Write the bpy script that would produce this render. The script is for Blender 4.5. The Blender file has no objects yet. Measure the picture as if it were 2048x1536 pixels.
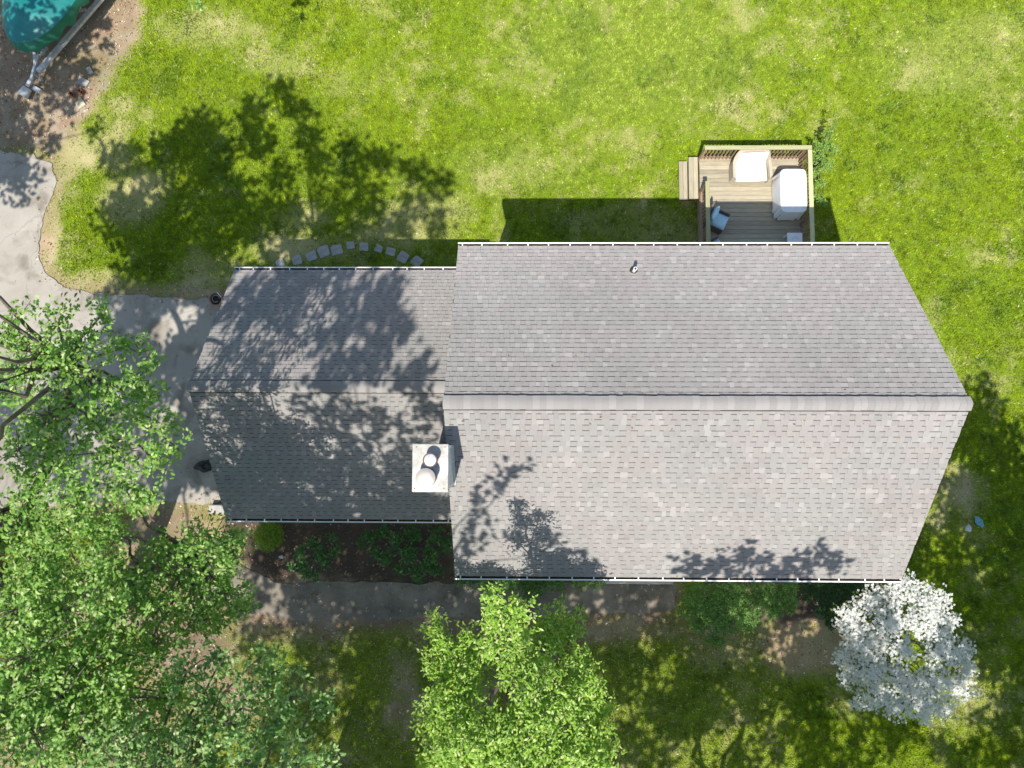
import bpy, math, random
import numpy as np
from mathutils import Matrix, Vector

random.seed(7)
RNG = np.random.default_rng(11)
scene = bpy.context.scene

# ------------------------------------------------------------------ camera
CAM_H, PITCH, ROLL, YAW, FPX = 23.4028, 0.0749, 0.0160, 0.0037, 1420.0


def _rot(p, r, y):
    cx, sx = math.cos(p), math.sin(p)
    cy, sy = math.cos(r), math.sin(r)
    cz, sz = math.cos(y), math.sin(y)
    rx = np.array([[1, 0, 0], [0, cx, -sx], [0, sx, cx]])
    ry = np.array([[cy, 0, sy], [0, 1, 0], [-sy, 0, cy]])
    rz = np.array([[cz, -sz, 0], [sz, cz, 0], [0, 0, 1]])
    return rz @ ry @ rx


RC = _rot(PITCH, ROLL, YAW)
cam_data = bpy.data.cameras.new('camera')
cam = bpy.data.objects.new('camera', cam_data)
scene.collection.objects.link(cam)
mw = Matrix([list(map(float, row)) for row in RC]).to_4x4()
mw.translation = (0, 0, CAM_H)
cam.matrix_world = mw
cam_data.sensor_width = 36.0
cam_data.lens = 36.0 * FPX / 2048.0
cam_data.clip_start = 0.1
cam_data.clip_end = 3000
scene.camera = cam

# ------------------------------------------------------------------ sky and sun
SUNV = np.array([0.1756, 0.5539, -1.0])          # the way the light travels, per metre of fall
SUN_EL = math.atan2(1.0, math.hypot(SUNV[0], SUNV[1]))
SUN_AZ = math.atan2(-SUNV[0], -SUNV[1])
world = bpy.data.worlds.new('World')
scene.world = world
world.use_nodes = True
wn = world.node_tree.nodes
wl = world.node_tree.links
wn.clear()
wo = wn.new('ShaderNodeOutputWorld')
wb = wn.new('ShaderNodeBackground')
ws = wn.new('ShaderNodeTexSky')
ws.sky_type = 'NISHITA'
ws.sun_disc = False
ws.sun_elevation = SUN_EL
ws.sun_rotation = SUN_AZ
ws.air_density = 1.0
ws.dust_density = 1.0
wb.inputs['Strength'].default_value = 0.13
wl.new(ws.outputs['Color'], wb.inputs['Color'])
wl.new(wb.outputs['Background'], wo.inputs['Surface'])
sun_data = bpy.data.lights.new('sun', 'SUN')
sun_data.energy = 4.6
sun_data.angle = math.radians(0.53)
sun_data.color = (1.0, 0.95, 0.87)
sun = bpy.data.objects.new('sun', sun_data)
scene.collection.objects.link(sun)
sun.rotation_euler = Vector(SUNV).to_track_quat('-Z', 'Y').to_euler()
sun.location = (-10, -30, 60)

scene.view_settings.view_transform = 'Standard'
scene.view_settings.look = 'None'
scene.view_settings.gamma = 1.0
scene.view_settings.use_curve_mapping = False
scene.view_settings.exposure = 0.48
try:
    scene.cycles.max_bounces = 6
    scene.cycles.transparent_max_bounces = 4
    scene.cycles.use_denoising = True
except Exception:
    pass

# ------------------------------------------------------------------ helpers
COL = scene.collection


def at(px, py, z):
    """the point of the place that lies at height z behind pixel px, py of the 2048-pixel photograph"""
    d = RC @ np.array([(px - 1024) / FPX, -(py - 768) / FPX, -1.0])
    t = (z - CAM_H) / d[2]
    return d * t + np.array([0, 0, CAM_H])


def to_px(P):
    q = (np.asarray(P) - np.array([0, 0, CAM_H])) @ RC
    return 1024 + FPX * q[..., 0] / -q[..., 2], 768 - FPX * q[..., 1] / -q[..., 2]


def link(name, me, parent=None):
    o = bpy.data.objects.new(name, me)
    COL.objects.link(o)
    if parent is not None:
        o.parent = parent
    return o


def empty(name, loc=(0, 0, 0), rz=0.0, parent=None):
    o = link(name, None, parent)
    o.empty_display_size = 0.3
    o.location = tuple(float(c) for c in loc)
    o.rotation_euler = (0, 0, rz)
    return o


def tag(o, label=None, cat=None, group=None, kind=None):
    if label:
        o['label'] = label
    if cat:
        o['category'] = cat
    if group:
        o['group'] = group
    if kind:
        o['kind'] = kind
    return o


def mesh_np(name, V, F, mat=None, col=None, smooth=False, mats=None, mi=None):
    """V (n,3); F either (m,k) array or list of tuples"""
    me = bpy.data.meshes.new(name)
    V = np.asarray(V, dtype=np.float32)
    if isinstance(F, np.ndarray):
        m, k = F.shape
        loops = F.astype(np.int32).ravel()
        starts = (np.arange(m) * k).astype(np.int32)
        me.vertices.add(len(V))
        me.vertices.foreach_set('co', V.ravel())
        me.loops.add(len(loops))
        me.loops.foreach_set('vertex_index', loops)
        me.polygons.add(m)
        me.polygons.foreach_set('loop_start', starts)
        if mi is not None:
            me.polygons.foreach_set('material_index', np.asarray(mi, dtype=np.int32))
        me.update(calc_edges=True)
    else:
        me.from_pydata([tuple(map(float, v)) for v in V], [], F)
        if mi is not None:
            me.polygons.foreach_set('material_index', np.asarray(mi, dtype=np.int32))
    if col is not None:
        ca = me.color_attributes.new('Col', 'FLOAT_COLOR', 'POINT')
        c4 = np.ones((len(V), 4), dtype=np.float32)
        c4[:, :3] = col
        ca.data.foreach_set('color', c4.ravel())
    if smooth:
        me.polygons.foreach_set('use_smooth', np.ones(len(me.polygons), dtype=bool))
    for mm in (mats if mats else ([mat] if mat else [])):
        me.materials.append(mm)
    me.validate()
    return me


class MB:
    """collects simple shapes into one mesh"""

    def __init__(self):
        self.v = []
        self.f = []
        self.m = []

    def add(self, vs, fs, mi=0):
        b = len(self.v)
        self.v += [tuple(map(float, p)) for p in vs]
        self.f += [tuple(i + b for i in q) for q in fs]
        self.m += [mi] * len(fs)
        return self

    def box(self, x0, x1, y0, y1, z0, z1, mi=0):
        vs = [(x, y, z) for z in (z0, z1) for y in (y0, y1) for x in (x0, x1)]
        return self.add(vs, [(0, 2, 3, 1), (4, 5, 7, 6), (0, 1, 5, 4), (2, 6, 7, 3), (0, 4, 6, 2), (1, 3, 7, 5)], mi)

    def bev(self, x0, x1, y0, y1, z0, z1, b, mi=0):
        """box with its upper and vertical edges chamfered by b"""
        def ring(i, z):
            return [(x0 + i, y0 + i + b, z), (x0 + i + b, y0 + i, z), (x1 - i - b, y0 + i, z), (x1 - i, y0 + i + b, z),
                    (x1 - i, y1 - i - b, z), (x1 - i - b, y1 - i, z), (x0 + i + b, y1 - i, z), (x0 + i, y1 - i - b, z)]
        vs = ring(0, z0) + ring(0, z1 - b) + ring(b * .8, z1)
        fs = [tuple(range(7, -1, -1)), tuple(range(16, 24))]
        for r in (0, 8):
            for i in range(8):
                j = (i + 1) % 8
                fs.append((r + i, r + j, r + 8 + j, r + 8 + i))
        return self.add(vs, fs, mi)

    def obox(self, p, q, w, h, mi=0, up=(0, 0, 1)):
        """bar of section w x h from p to q"""
        p, q = np.array(p, float), np.array(q, float)
        d = (q - p) / np.linalg.norm(q - p)
        s = np.cross(d, up)
        if np.linalg.norm(s) < 1e-6:
            s = np.array([1.0, 0, 0])
        s /= np.linalg.norm(s)
        u = np.cross(s, d)
        vs = []
        for c in (p, q):
            for a, b in ((-1, -1), (1, -1), (1, 1), (-1, 1)):
                vs.append(c + s * a * w / 2 + u * b * h / 2)
        return self.add(vs, [(3, 2, 1, 0), (4, 5, 6, 7), (0, 1, 5, 4), (1, 2, 6, 5), (2, 3, 7, 6), (3, 0, 4, 7)], mi)

    def tube(self, pts, rads, n=8, mi=0, cap=True):
        pts = [np.array(p, float) for p in pts]
        b = len(self.v)
        ref = np.array([0.0, 0, 1])
        for i, p in enumerate(pts):
            d = pts[min(i + 1, len(pts) - 1)] - pts[max(i - 1, 0)]
            d /= (np.linalg.norm(d) + 1e-9)
            s = np.cross(d, ref if abs(d[2]) < .95 else np.array([1.0, 0, 0]))
            s /= np.linalg.norm(s)
            u = np.cross(s, d)
            for k in range(n):
                a = 2 * math.pi * k / n
                self.v.append(tuple(p + rads[i] * (math.cos(a) * s + math.sin(a) * u)))
        for i in range(len(pts) - 1):
            for k in range(n):
                k2 = (k + 1) % n
                self.f.append((b + i * n + k, b + i * n + k2, b + (i + 1) * n + k2, b + (i + 1) * n + k))
                self.m.append(mi)
        if cap:
            self.f.append(tuple(b + k for k in range(n - 1, -1, -1)))
            self.f.append(tuple(b + (len(pts) - 1) * n + k for k in range(n)))
            self.m += [mi, mi]
        return self

    def lathe(self, c, prof, n=24, mi=0):
        """prof: list of (radius, z) round the vertical axis through c"""
        pts = [(c[0], c[1], c[2] + z) for r, z in prof]
        b = len(self.v)
        for (r, z) in prof:
            for k in range(n):
                a = 2 * math.pi * k / n
                self.v.append((c[0] + r * math.cos(a), c[1] + r * math.sin(a), c[2] + z))
        for i in range(len(prof) - 1):
            for k in range(n):
                k2 = (k + 1) % n
                self.f.append((b + i * n + k, b + i * n + k2, b + (i + 1) * n + k2, b + (i + 1) * n + k))
                self.m.append(mi)
        self.f.append(tuple(b + k for k in range(n - 1, -1, -1)))
        self.f.append(tuple(b + (len(prof) - 1) * n + k for k in range(n)))
        self.m += [mi, mi]
        return self

    def build(self, name, mat, parent=None, smooth=False):
        mats = mat if isinstance(mat, list) else [mat]
        me = bpy.data.meshes.new(name)
        me.from_pydata(self.v, [], self.f)
        for m in mats:
            me.materials.append(m)
        me.polygons.foreach_set('material_index', np.array(self.m, dtype=np.int32))
        if smooth:
            me.polygons.foreach_set('use_smooth', np.ones(len(self.f), dtype=bool))
            try:
                me.set_sharp_from_angle(angle=math.radians(40))
            except Exception:
                pass
        me.update()
        return link(name, me, parent)


# ------------------------------------------------------------------ noise in numpy
def vnoise(x, y, seed=0):
    xi, yi = np.floor(x), np.floor(y)
    fx, fy = x - xi, y - yi
    fx = fx * fx * (3 - 2 * fx)
    fy = fy * fy * (3 - 2 * fy)

    def h(a, b):
        n = np.sin(a * 127.1 + b * 311.7 + seed * 74.7) * 43758.5453
        return n - np.floor(n)
    return (h(xi, yi) * (1 - fx) + h(xi + 1, yi) * fx) * (1 - fy) + (h(xi, yi + 1) * (1 - fx) + h(xi + 1, yi + 1) * fx) * fy


def fbm(x, y, size, octv=4, seed=0):
    s, a, t = 0.0, 0.5, 0.0
    fx = 1.0 / size
    for o in range(octv):
        ang = 0.6 * o + .3
        xr = x * math.cos(ang) - y * math.sin(ang)
        yr = x * math.sin(ang) + y * math.cos(ang)
        s = s + a * vnoise(xr * fx + 17.3 * o, yr * fx + 9.1 * o, seed + o)
        t += a
        a *= 0.55
        fx *= 2.07
    return s / t


def sstep(a, b, x):
    t = np.clip((x - a) / (b - a), 0, 1)
    return t * t * (3 - 2 * t)


def poly_sd(x, y, poly):
    """signed distance to a polygon, positive inside"""
    poly = np.asarray(poly, float)
    d = np.full(np.shape(x), 1e9)
    ins = np.zeros(np.shape(x), bool)
    n = len(poly)
    for i in range(n):
        ax, ay = poly[i]
        bx, by = poly[(i + 1) % n]
        ex, ey = bx - ax, by - ay
        t = np.clip(((x - ax) * ex + (y - ay) * ey) / (ex * ex + ey * ey + 1e-12), 0, 1)
        d = np.minimum(d, np.hypot(x - ax - t * ex, y - ay - t * ey))
        c = ((ay > y) != (by > y)) & (x < (bx - ax) * (y - ay) / (by - ay + 1e-12) + ax)
        ins ^= c
    return np.where(ins, d, -d)


def gpoly(pts, z=0.0):
    return [tuple(at(px, py, z)[:2]) for px, py in pts]


# ------------------------------------------------------------------ materials
MATS = {}


def nodes_of(name):
    m = bpy.data.materials.new(name)
    m.use_nodes = True
    nt = m.node_tree
    b = nt.nodes['Principled BSDF']
    MATS[name] = m
    return m, nt, b


def mat_basic(name, color, rough=0.7, metal=0.0, var=0.12, scale=6.0, bump=0.0, bscale=60.0, spec=0.35, var2=None, coords='Object', stretch=None):
    """colour with two octaves of noise variation and a fine bump"""
    m, nt, b = nodes_of(name)
    N, L = nt.nodes, nt.links
    tc = N.new('ShaderNodeTexCoord')
    src = tc.outputs[coords]
    if stretch:
        mp = N.new('ShaderNodeMapping')
        mp.inputs['Scale'].default_value = stretch
        L.new(src, mp.inputs['Vector'])
        src = mp.outputs['Vector']
    no = N.new('ShaderNodeTexNoise')
    no.inputs['Scale'].default_value = scale
    no.inputs['Detail'].default_value = 6
    no.inputs['Roughness'].default_value = 0.65
    L.new(src, no.inputs['Vector'])
    rp = N.new('ShaderNodeValToRGB')
    c = np.array(color)
    c2 = np.array(var2) if var2 else c * (1 + var)
    c1 = c * (1 - var)
    rp.color_ramp.elements[0].position = 0.32
    rp.color_ramp.elements[1].position = 0.68
    rp.color_ramp.elements[0].color = (*np.clip(c1, 0, 1), 1)
    rp.color_ramp.elements[1].color = (*np.clip(c2, 0, 1), 1)
    L.new(no.outputs['Fac'], rp.inputs['Fac'])
    L.new(rp.outputs['Color'], b.inputs['Base Color'])
    b.inputs['Roughness'].default_value = rough
    b.inputs['Metallic'].default_value = metal
    b.inputs['Specular IOR Level'].default_value = spec
    if bump > 0:
        n2 = N.new('ShaderNodeTexNoise')
        n2.inputs['Scale'].default_value = bscale
        n2.inputs['Detail'].default_value = 4
        L.new(src, n2.inputs['Vector'])
        bp = N.new('ShaderNodeBump')
        bp.inputs['Strength'].default_value = bump
        bp.inputs['Distance'].default_value = 0.01
        L.new(n2.outputs['Fac'], bp.inputs['Height'])
        L.new(bp.outputs['Normal'], b.inputs['Normal'])
    return m


def mat_attr(name, rough=0.9, grain=0.25, gscale=90.0, bump=0.4, spec=0.2, drough=0.5):
    """colour from the mesh's own Col attribute, broken up by fine grain"""
    m, nt, b = nodes_of(name)
    N, L = nt.nodes, nt.links
    at_ = N.new('ShaderNodeAttribute')
    at_.attribute_name = 'Col'
    tc = N.new('ShaderNodeTexCoord')
    no = N.new('ShaderNodeTexNoise')
    no.inputs['Scale'].default_value = gscale
    no.inputs['Detail'].default_value = 5
    no.inputs['Roughness'].default_value = 0.7
    L.new(tc.outputs['Object'], no.inputs['Vector'])
    mr = N.new('ShaderNodeMapRange')
    mr.inputs['From Min'].default_value = 0.3
    mr.inputs['From Max'].default_value = 0.7
    mr.inputs['To Min'].default_value = 1 - grain
    mr.inputs['To Max'].default_value = 1 + grain
    L.new(no.outputs['Fac'], mr.inputs['Value'])
    mx = N.new('ShaderNodeVectorMath')
    mx.operation = 'SCALE'
    L.new(at_.outputs['Color'], mx.inputs[0])
    L.new(mr.outputs['Result'], mx.inputs['Scale'])
    L.new(mx.outputs['Vector'], b.inputs['Base Color'])
    b.inputs['Roughness'].default_value = rough
    b.inputs['Specular IOR Level'].default_value = spec
    if 'Diffuse Roughness' in b.inputs:
        b.inputs['Diffuse Roughness'].default_value = drough
    if bump > 0:
        bp = N.new('ShaderNodeBump')
        bp.inputs['Strength'].default_value = bump
        bp.inputs['Distance'].default_value = 0.02
        L.new(no.outputs['Fac'], bp.inputs['Height'])
        L.new(bp.outputs['Normal'], b.inputs['Normal'])
    return m


def mat_leaf(name, rough=0.45, trans=0.3, spec=0.4, tcol=(1.15, 1.25, 0.5)):
    """leaf: colour from Col, some light passing through"""
    m, nt, b = nodes_of(name)
    N, L = nt.nodes, nt.links
    out = N['Material Output']
    at_ = N.new('ShaderNodeAttribute')
    at_.attribute_name = 'Col'
    L.new(at_.outputs['Color'], b.inputs['Base Color'])
    b.inputs['Roughness'].default_value = rough
    b.inputs['Specular IOR Level'].default_value = spec
    tr = N.new('ShaderNodeBsdfTranslucent')
    vm = N.new('ShaderNodeVectorMath')
    vm.operation = 'MULTIPLY'
    vm.inputs[1].default_value = tcol
    L.new(at_.outputs['Color'], vm.inputs[0])
    L.new(vm.outputs['Vector'], tr.inputs['Color'])
    ms = N.new('ShaderNodeMixShader')
    ms.inputs['Fac'].default_value = trans
    L.new(b.outputs['BSDF'], ms.inputs[1])
    L.new(tr.outputs['BSDF'], ms.inputs[2])
    L.new(ms.outputs['Shader'], out.inputs['Surface'])
    return m


M_GROUND = mat_attr('soil_and_thatch', 0.95, 0.32, 55.0, 0.6)
M_GRASS = mat_leaf('grass_blades', 0.7, 0.25, 0.06, (1.1, 1.2, 0.5))
M_LITTER = mat_attr('dead_leaves', 0.85, 0.15, 40.0, 0.0)
M_SHINGLE = mat_attr('asphalt_shingle', 0.95, 0.13, 170.0, 0.3, 0.15, 1.0)
M_LEAF = mat_leaf('tree_leaves', 0.42, 0.40, 0.35)
M_NEEDLE = mat_leaf('shrub_leaves', 0.5, 0.28, 0.2)
M_PETAL = mat_leaf('white_petals', 0.6, 0.25, 0.2, (1.0, 1.0, 0.95))
M_BARK = mat_basic('grey_bark', (0.15, 0.125, 0.10), 0.95, var=0.45, scale=9, bump=0.9, bscale=26, stretch=(1, 1, .25))
M_BARKD = mat_basic('dark_twig_bark', (0.085, 0.075, 0.065), 0.95, var=0.4, scale=8, bump=0.5)
M_WHITE = mat_basic('white_painted_metal', (0.80, 0.80, 0.79), 0.4, var=0.05, scale=3, spec=0.5)
M_TRIM = mat_basic('white_trim_paint', (0.76, 0.75, 0.72), 0.55, var=0.06, scale=4)
M_SIDING = mat_basic('pale_grey_siding', (0.60, 0.62, 0.64), 0.6, var=0.06, scale=2, bump=0.2, bscale=12)
M_UNDER = mat_basic('roof_underlayment', (0.06, 0.06, 0.062), 0.95, var=0.2, scale=8)
M_VENT = mat_basic('black_ridge_vent_plastic', (0.02, 0.02, 0.022), 0.8, var=0.2)
M_GUTDIRT = mat_basic('rotted_leaves_in_gutter', (0.055, 0.042, 0.032), 0.95, var=0.6, scale=14, bump=0.8, bscale=50)
M_GLASS = mat_basic('window_glass', (0.03, 0.04, 0.05), 0.06, var=0.05, spec=0.8)
M_METALW = mat_basic('chimney_cap_metal', (0.42, 0.38, 0.31), 0.45, var=0.35, scale=2.6, metal=0.0, spec=0.5, var2=(0.66, 0.66, 0.64))
M_GALV = mat_basic('galvanised_steel', (0.56, 0.57, 0.57), 0.45, metal=0.35, var=0.22, scale=12, spec=0.5)
M_STEEL = mat_basic('stainless_flue_cap', (0.60, 0.55, 0.48), 0.42, metal=0.45, var=0.12, scale=6)
M_RUST = mat_basic('dull_flue_pipe', (0.16, 0.11, 0.09), 0.7, metal=0.3, var=0.3, scale=10)
M_PVC = mat_basic('white_pvc', (0.82, 0.82, 0.80), 0.4, var=0.03)
M_RUBBER = mat_basic('dark_rubber', (0.05, 0.045, 0.042), 0.8, var=0.2)
M_DOOR = mat_basic('door_paint', (0.70, 0.70, 0.68), 0.5, var=0.05)
M_CONC = mat_basic('weathered_concrete', (0.42, 0.40, 0.36), 0.9, var=0.18, scale=5, bump=0.4, bscale=45)
M_STONE = mat_basic('grey_flagstone', (0.33, 0.33, 0.30), 0.9, var=0.2, scale=7, bump=0.5, bscale=30)
M_TAN = mat_basic('tan_flagstone', (0.46, 0.42, 0.30), 0.9, var=0.15, scale=7, bump=0.5, bscale=30)
M_TERRA = mat_basic('red_terracotta', (0.26, 0.085, 0.045), 0.85, var=0.25, scale=10, bump=0.3)
M_POT = mat_basic('dusty_brown_clay', (0.36, 0.22, 0.17), 0.85, var=0.2, scale=9, bump=0.3)
M_BLACK = mat_basic('black_plastic', (0.012, 0.012, 0.013), 0.5, var=0.3, spec=0.4)
M_HOSE = mat_basic('pale_garden_hose', (0.30, 0.27, 0.20), 0.6, var=0.15)
M_WHITEC = mat_basic('white_cotton_cover', (0.80, 0.80, 0.79), 0.85, var=0.03, scale=5, bump=0.25, bscale=18)
M_CUSHW = mat_basic('white_cushion', (0.83, 0.82, 0.80), 0.9, var=0.03, scale=8, bump=0.2, bscale=25)
M_WICKER = mat_basic('tan_wicker', (0.46, 0.405, 0.315), 0.8, var=0.2, scale=40, bump=0.8, bscale=90)
M_WICKD = mat_basic('dark_brown_wicker', (0.15, 0.125, 0.10), 0.7, var=0.3, scale=40, bump=0.8, bscale=90)
M_BLUE = mat_basic('blue_cushion', (0.48, 0.70, 0.78), 0.9, var=0.08, scale=6, bump=0.2, bscale=25)
M_TARP = mat_basic('teal_boat_tarp', (0.006, 0.185, 0.175), 0.42, var=0.22, scale=2.5, bump=0.5, bscale=7, spec=0.5)
M_TARPD = mat_basic('green_tarp_skirt', (0.018, 0.165, 0.11), 0.5, var=0.15, scale=3, bump=0.3, bscale=9)
M_HULL = mat_basic('boat_hull_gelcoat', (0.50, 0.50, 0.47), 0.35, var=0.06, scale=3)
M_TYRE = mat_basic('tyre_rubber', (0.02, 0.02, 0.02), 0.85, var=0.2)
M_TOYBLUE = mat_basic('faded_blue_plastic', (0.16, 0.36, 0.42), 0.5, var=0.12)
M_CHALK = mat_basic('white_stone', (0.62, 0.62, 0.60), 0.8, var=0.1, bump=0.3)
M_BAG = mat_basic('black_bag_plastic', (0.016, 0.016, 0.017), 0.45, var=0.3, bump=0.6, bscale=12)


def mat_wood(name, color, var=0.2, axis=0):
    st = [14, 14, 14]
    st[axis] = 0.9
    m = mat_basic(name, color, 0.8, var=var, scale=2.6, bump=0.35, bscale=6, stretch=tuple(st))
    # every board its own shade
    nt = m.node_tree
    N, L = nt.nodes, nt.links
    b = N['Principled BSDF']
    lk = b.inputs['Base Color'].links[0]
    src = lk.from_socket
    oi = N.new('ShaderNodeObjectInfo')
    mr = N.new('ShaderNodeMapRange')
    mr.inputs['To Min'].default_value = 0.78
    mr.inputs['To Max'].default_value = 1.18
    L.new(oi.outputs['Random'], mr.inputs['Value'])
    vm = N.new('ShaderNodeVectorMath')
    vm.operation = 'SCALE'
    L.new(src, vm.inputs[0])
    L.new(mr.outputs['Result'], vm.inputs['Scale'])
    L.new(vm.outputs['Vector'], b.inputs['Base Color'])
    return m


M_DECKX = mat_wood('weathered_deck_board', (0.37, 0.325, 0.23), 0.24, 0)
M_DECKY = mat_wood('weathered_step_board', (0.41, 0.365, 0.255), 0.18, 1)
M_CAPX = mat_wood('treated_rail_cap', (0.44, 0.42, 0.235), 0.14, 0)
M_CAPY = mat_wood('treated_rail_cap_side', (0.44, 0.415, 0.22), 0.14, 1)
M_BAL = mat_wood('stained_baluster', (0.33, 0.22, 0.15), 0.2, 2)


def mat_driveway():
    m, nt, b = nodes_of('worn_pale_asphalt')
    N, L = nt.nodes, nt.links
    tc = N.new('ShaderNodeTexCoord')
    n1 = N.new('ShaderNodeTexNoise')
    n1.inputs['Scale'].default_value = 0.45
    n1.inputs['Detail'].default_value = 7
    n1.inputs['Roughness'].default_value = 0.6
    L.new(tc.outputs['Object'], n1.inputs['Vector'])
    r1 = N.new('ShaderNodeValToRGB')
    r1.color_ramp.elements[0].position = 0.3
    r1.color_ramp.elements[0].color = (0.35, 0.32, 0.275, 1)
    r1.color_ramp.elements[1].position = 0.7
    r1.color_ramp.elements[1].color = (0.49, 0.455, 0.405, 1)
    L.new(n1.outputs['Fac'], r1.inputs['Fac'])
    n2 = N.new('ShaderNodeTexNoise')
    n2.inputs['Scale'].default_value = 40
    n2.inputs['Detail'].default_value = 6
    n2.inputs['Roughness'].default_value = 0.8
    L.new(tc.outputs['Object'], n2.inputs['Vector'])
    mr = N.new('ShaderNodeMapRange')
    mr.inputs['From Min'].default_value = 0.3
    mr.inputs['From Max'].default_value = 0.7
    mr.inputs['To Min'].default_value = 0.86
    mr.inputs['To Max'].default_value = 1.12
    L.new(n2.outputs['Fac'], mr.inputs['Value'])
    # oil and leaf stains with a shape of their own
    n3 = N.new('ShaderNodeTexNoise')
    n3.inputs['Scale'].default_value = 1.3
    n3.inputs['Detail'].default_value = 5
    n3.inputs['Distortion'].default_value = 0.6
    L.new(tc.outputs['Object'], n3.inputs['Vector'])
    r3 = N.new('ShaderNodeValToRGB')
    r3.color_ramp.elements[0].position = 0.50
    r3.color_ramp.elements[0].color = (0, 0, 0, 1)
    r3.color_ramp.elements[1].position = 0.80
    r3.color_ramp.elements[1].color = (1, 1, 1, 1)
    L.new(n3.outputs['Fac'], r3.inputs['Fac'])
    mix = N.new('ShaderNodeMix')
    mix.data_type = 'RGBA'
    L.new(r3.outputs['Color'], mix.inputs['Factor'])
    L.new(r1.outputs['Color'], mix.inputs['A'])
    mix.inputs['B'].default_value = (0.19, 0.16, 0.12, 1)
    vm = N.new('ShaderNodeVectorMath')
    vm.operation = 'SCALE'
    L.new(mix.outputs['Result'], vm.inputs[0])
    L.new(mr.outputs['Result'], vm.inputs['Scale'])
    L.new(vm.outputs['Vector'], b.inputs['Base Color'])
    vo = N.new('ShaderNodeTexVoronoi')
    vo.feature = 'DISTANCE_TO_EDGE'
    vo.inputs['Scale'].default_value = 0.24
    nd = N.new('ShaderNodeTexNoise')
    nd.inputs['Scale'].default_value = 1.8
    nd.inputs['Detail'].default_value = 5
    L.new(tc.outputs['Object'], nd.inputs['Vector'])
    vd = N.new('ShaderNodeVectorMath')
    vd.operation = 'MULTIPLY_ADD'
    vd.inputs[1].default_value = (0.7, 0.7, 0)
    L.new(nd.outputs['Color'], vd.inputs[0])
    L.new(tc.outputs['Object'], vd.inputs[2])
    L.new(vd.outputs['Vector'], vo.inputs['Vector'])
    ck = N.new('ShaderNodeMapRange')
    ck.inputs['From Min'].default_value = 0.002
    ck.inputs['From Max'].default_value = 0.007
    ck.inputs['To Min'].default_value = 0.84
    ck.inputs['To Max'].default_value = 1.0
    L.new(vo.outputs['Distance'], ck.inputs['Value'])
    v2 = N.new('ShaderNodeVectorMath')
    v2.operation = 'SCALE'
    L.new(vm.outputs['Vector'], v2.inputs[0])
    L.new(ck.outputs['Result'], v2.inputs['Scale'])
    L.new(v2.outputs['Vector'], b.inputs['Base Color'])
    b.inputs['Roughness'].default_value = 0.92
    if 'Diffuse Roughness' in b.inputs:
        b.inputs['Diffuse Roughness'].default_value = 0.7
    b.inputs['Specular IOR Level'].default_value = 0.2
    bp = N.new('ShaderNodeBump')
    bp.inputs['Strength'].default_value = 0.4
    bp.inputs['Distance'].default_value = 0.01
    L.new(n2.outputs['Fac'], bp.inputs['Height'])
    L.new(bp.outputs['Normal'], b.inputs['Normal'])
    return m


M_DRIVE = mat_driveway()
M_WALK = mat_basic('dirty_walkway_asphalt', (0.20, 0.172, 0.135), 0.95, var=0.4, scale=1.3, bump=0.6, bscale=60)

# ------------------------------------------------------------------ layout numbers (metres)
X0, LEN, Y0, HALF, HE, SL = -1.683, 10.967, 0.7285, 4.25, 5.459, 0.727
WX, WYN, WYS, WHE = -8.474, 4.946, -2.434, 2.98
WYM, WHALF = (WYN + WYS) / 2, (WYN - WYS) / 2
X1 = X0 + LEN
DECK = (5.75, 9.09, 4.63, 9.23)          # x0 x1 y0 y1
DECK_Z, RAIL_Z = 0.55, 1.42

# ------------------------------------------------------------------ ground
DRIVE_POLY = gpoly([(-700, 250), (-60, 290), (20, 303), (70, 312), (106, 328), (113, 352), (104, 392), (88, 440), (78, 490), (80, 525),
                    (95, 552), (130, 574), (180, 586), (240, 590), (330, 594), (440, 598), (470, 600), (470, 1002), (400, 1006), (300, 1003),
                    (150, 1010), (-100, 1020), (-700, 1010)])
WALK_POLY = gpoly([(395, 1096), (470, 1118), (520, 1150), (560, 1166), (700, 1163), (900, 1166), (1180, 1163), (1352, 1163), (1352, 1216), (1300, 1226),
                   (1100, 1232), (900, 1236), (700, 1240), (560, 1236), (470, 1222), (400, 1200), (330, 1130)])
BED1 = gpoly([(440, 1030), (905, 1030), (912, 1168), (700, 1166), (560, 1166), (505, 1140), (470, 1110)])
BED2 = gpoly([(905, 1130), (1200, 1130), (1205, 1178), (1120, 1190), (1000, 1198), (910, 1170)])
BED3 = gpoly([(1345, 1130), (1800, 1130), (1760, 1200), (1700, 1236), (1600, 1236), (1500, 1250), (1430, 1262), (1385, 1225)])
BOATDIRT = gpoly([(-400, -200), (310, -200), (290, 30), (262, 95), (215, 170), (170, 235), (140, 300), (118, 330), (60, 305), (-400, 260)])

SOIL = np.array([0.37, 0.265, 0.175])
STRAW = np.array([0.45, 0.39, 0.21])
SANDY = np.array([0.46, 0.37, 0.27])
MULCH = np.array([0.105, 0.076, 0.056])
THATCH = np.array([0.36, 0.34, 0.10])
GREENB = np.array([0.15, 0.225, 0.016])


def px_blobs(x, y, blobs):
    """soft mask from ellipses given in photograph pixels on the ground"""
    m = np.zeros_like(x)
    for (cx, cy, rx, ry, w) in blobs:
        c = at(cx, cy, 0)
        d = np.hypot((x - c[0]) / (rx / 60.5), (y - c[1]) / (ry / 60.5))
        m = np.maximum(m, w * (1 - sstep(0.45, 1.15, d)))
    return m


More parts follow.
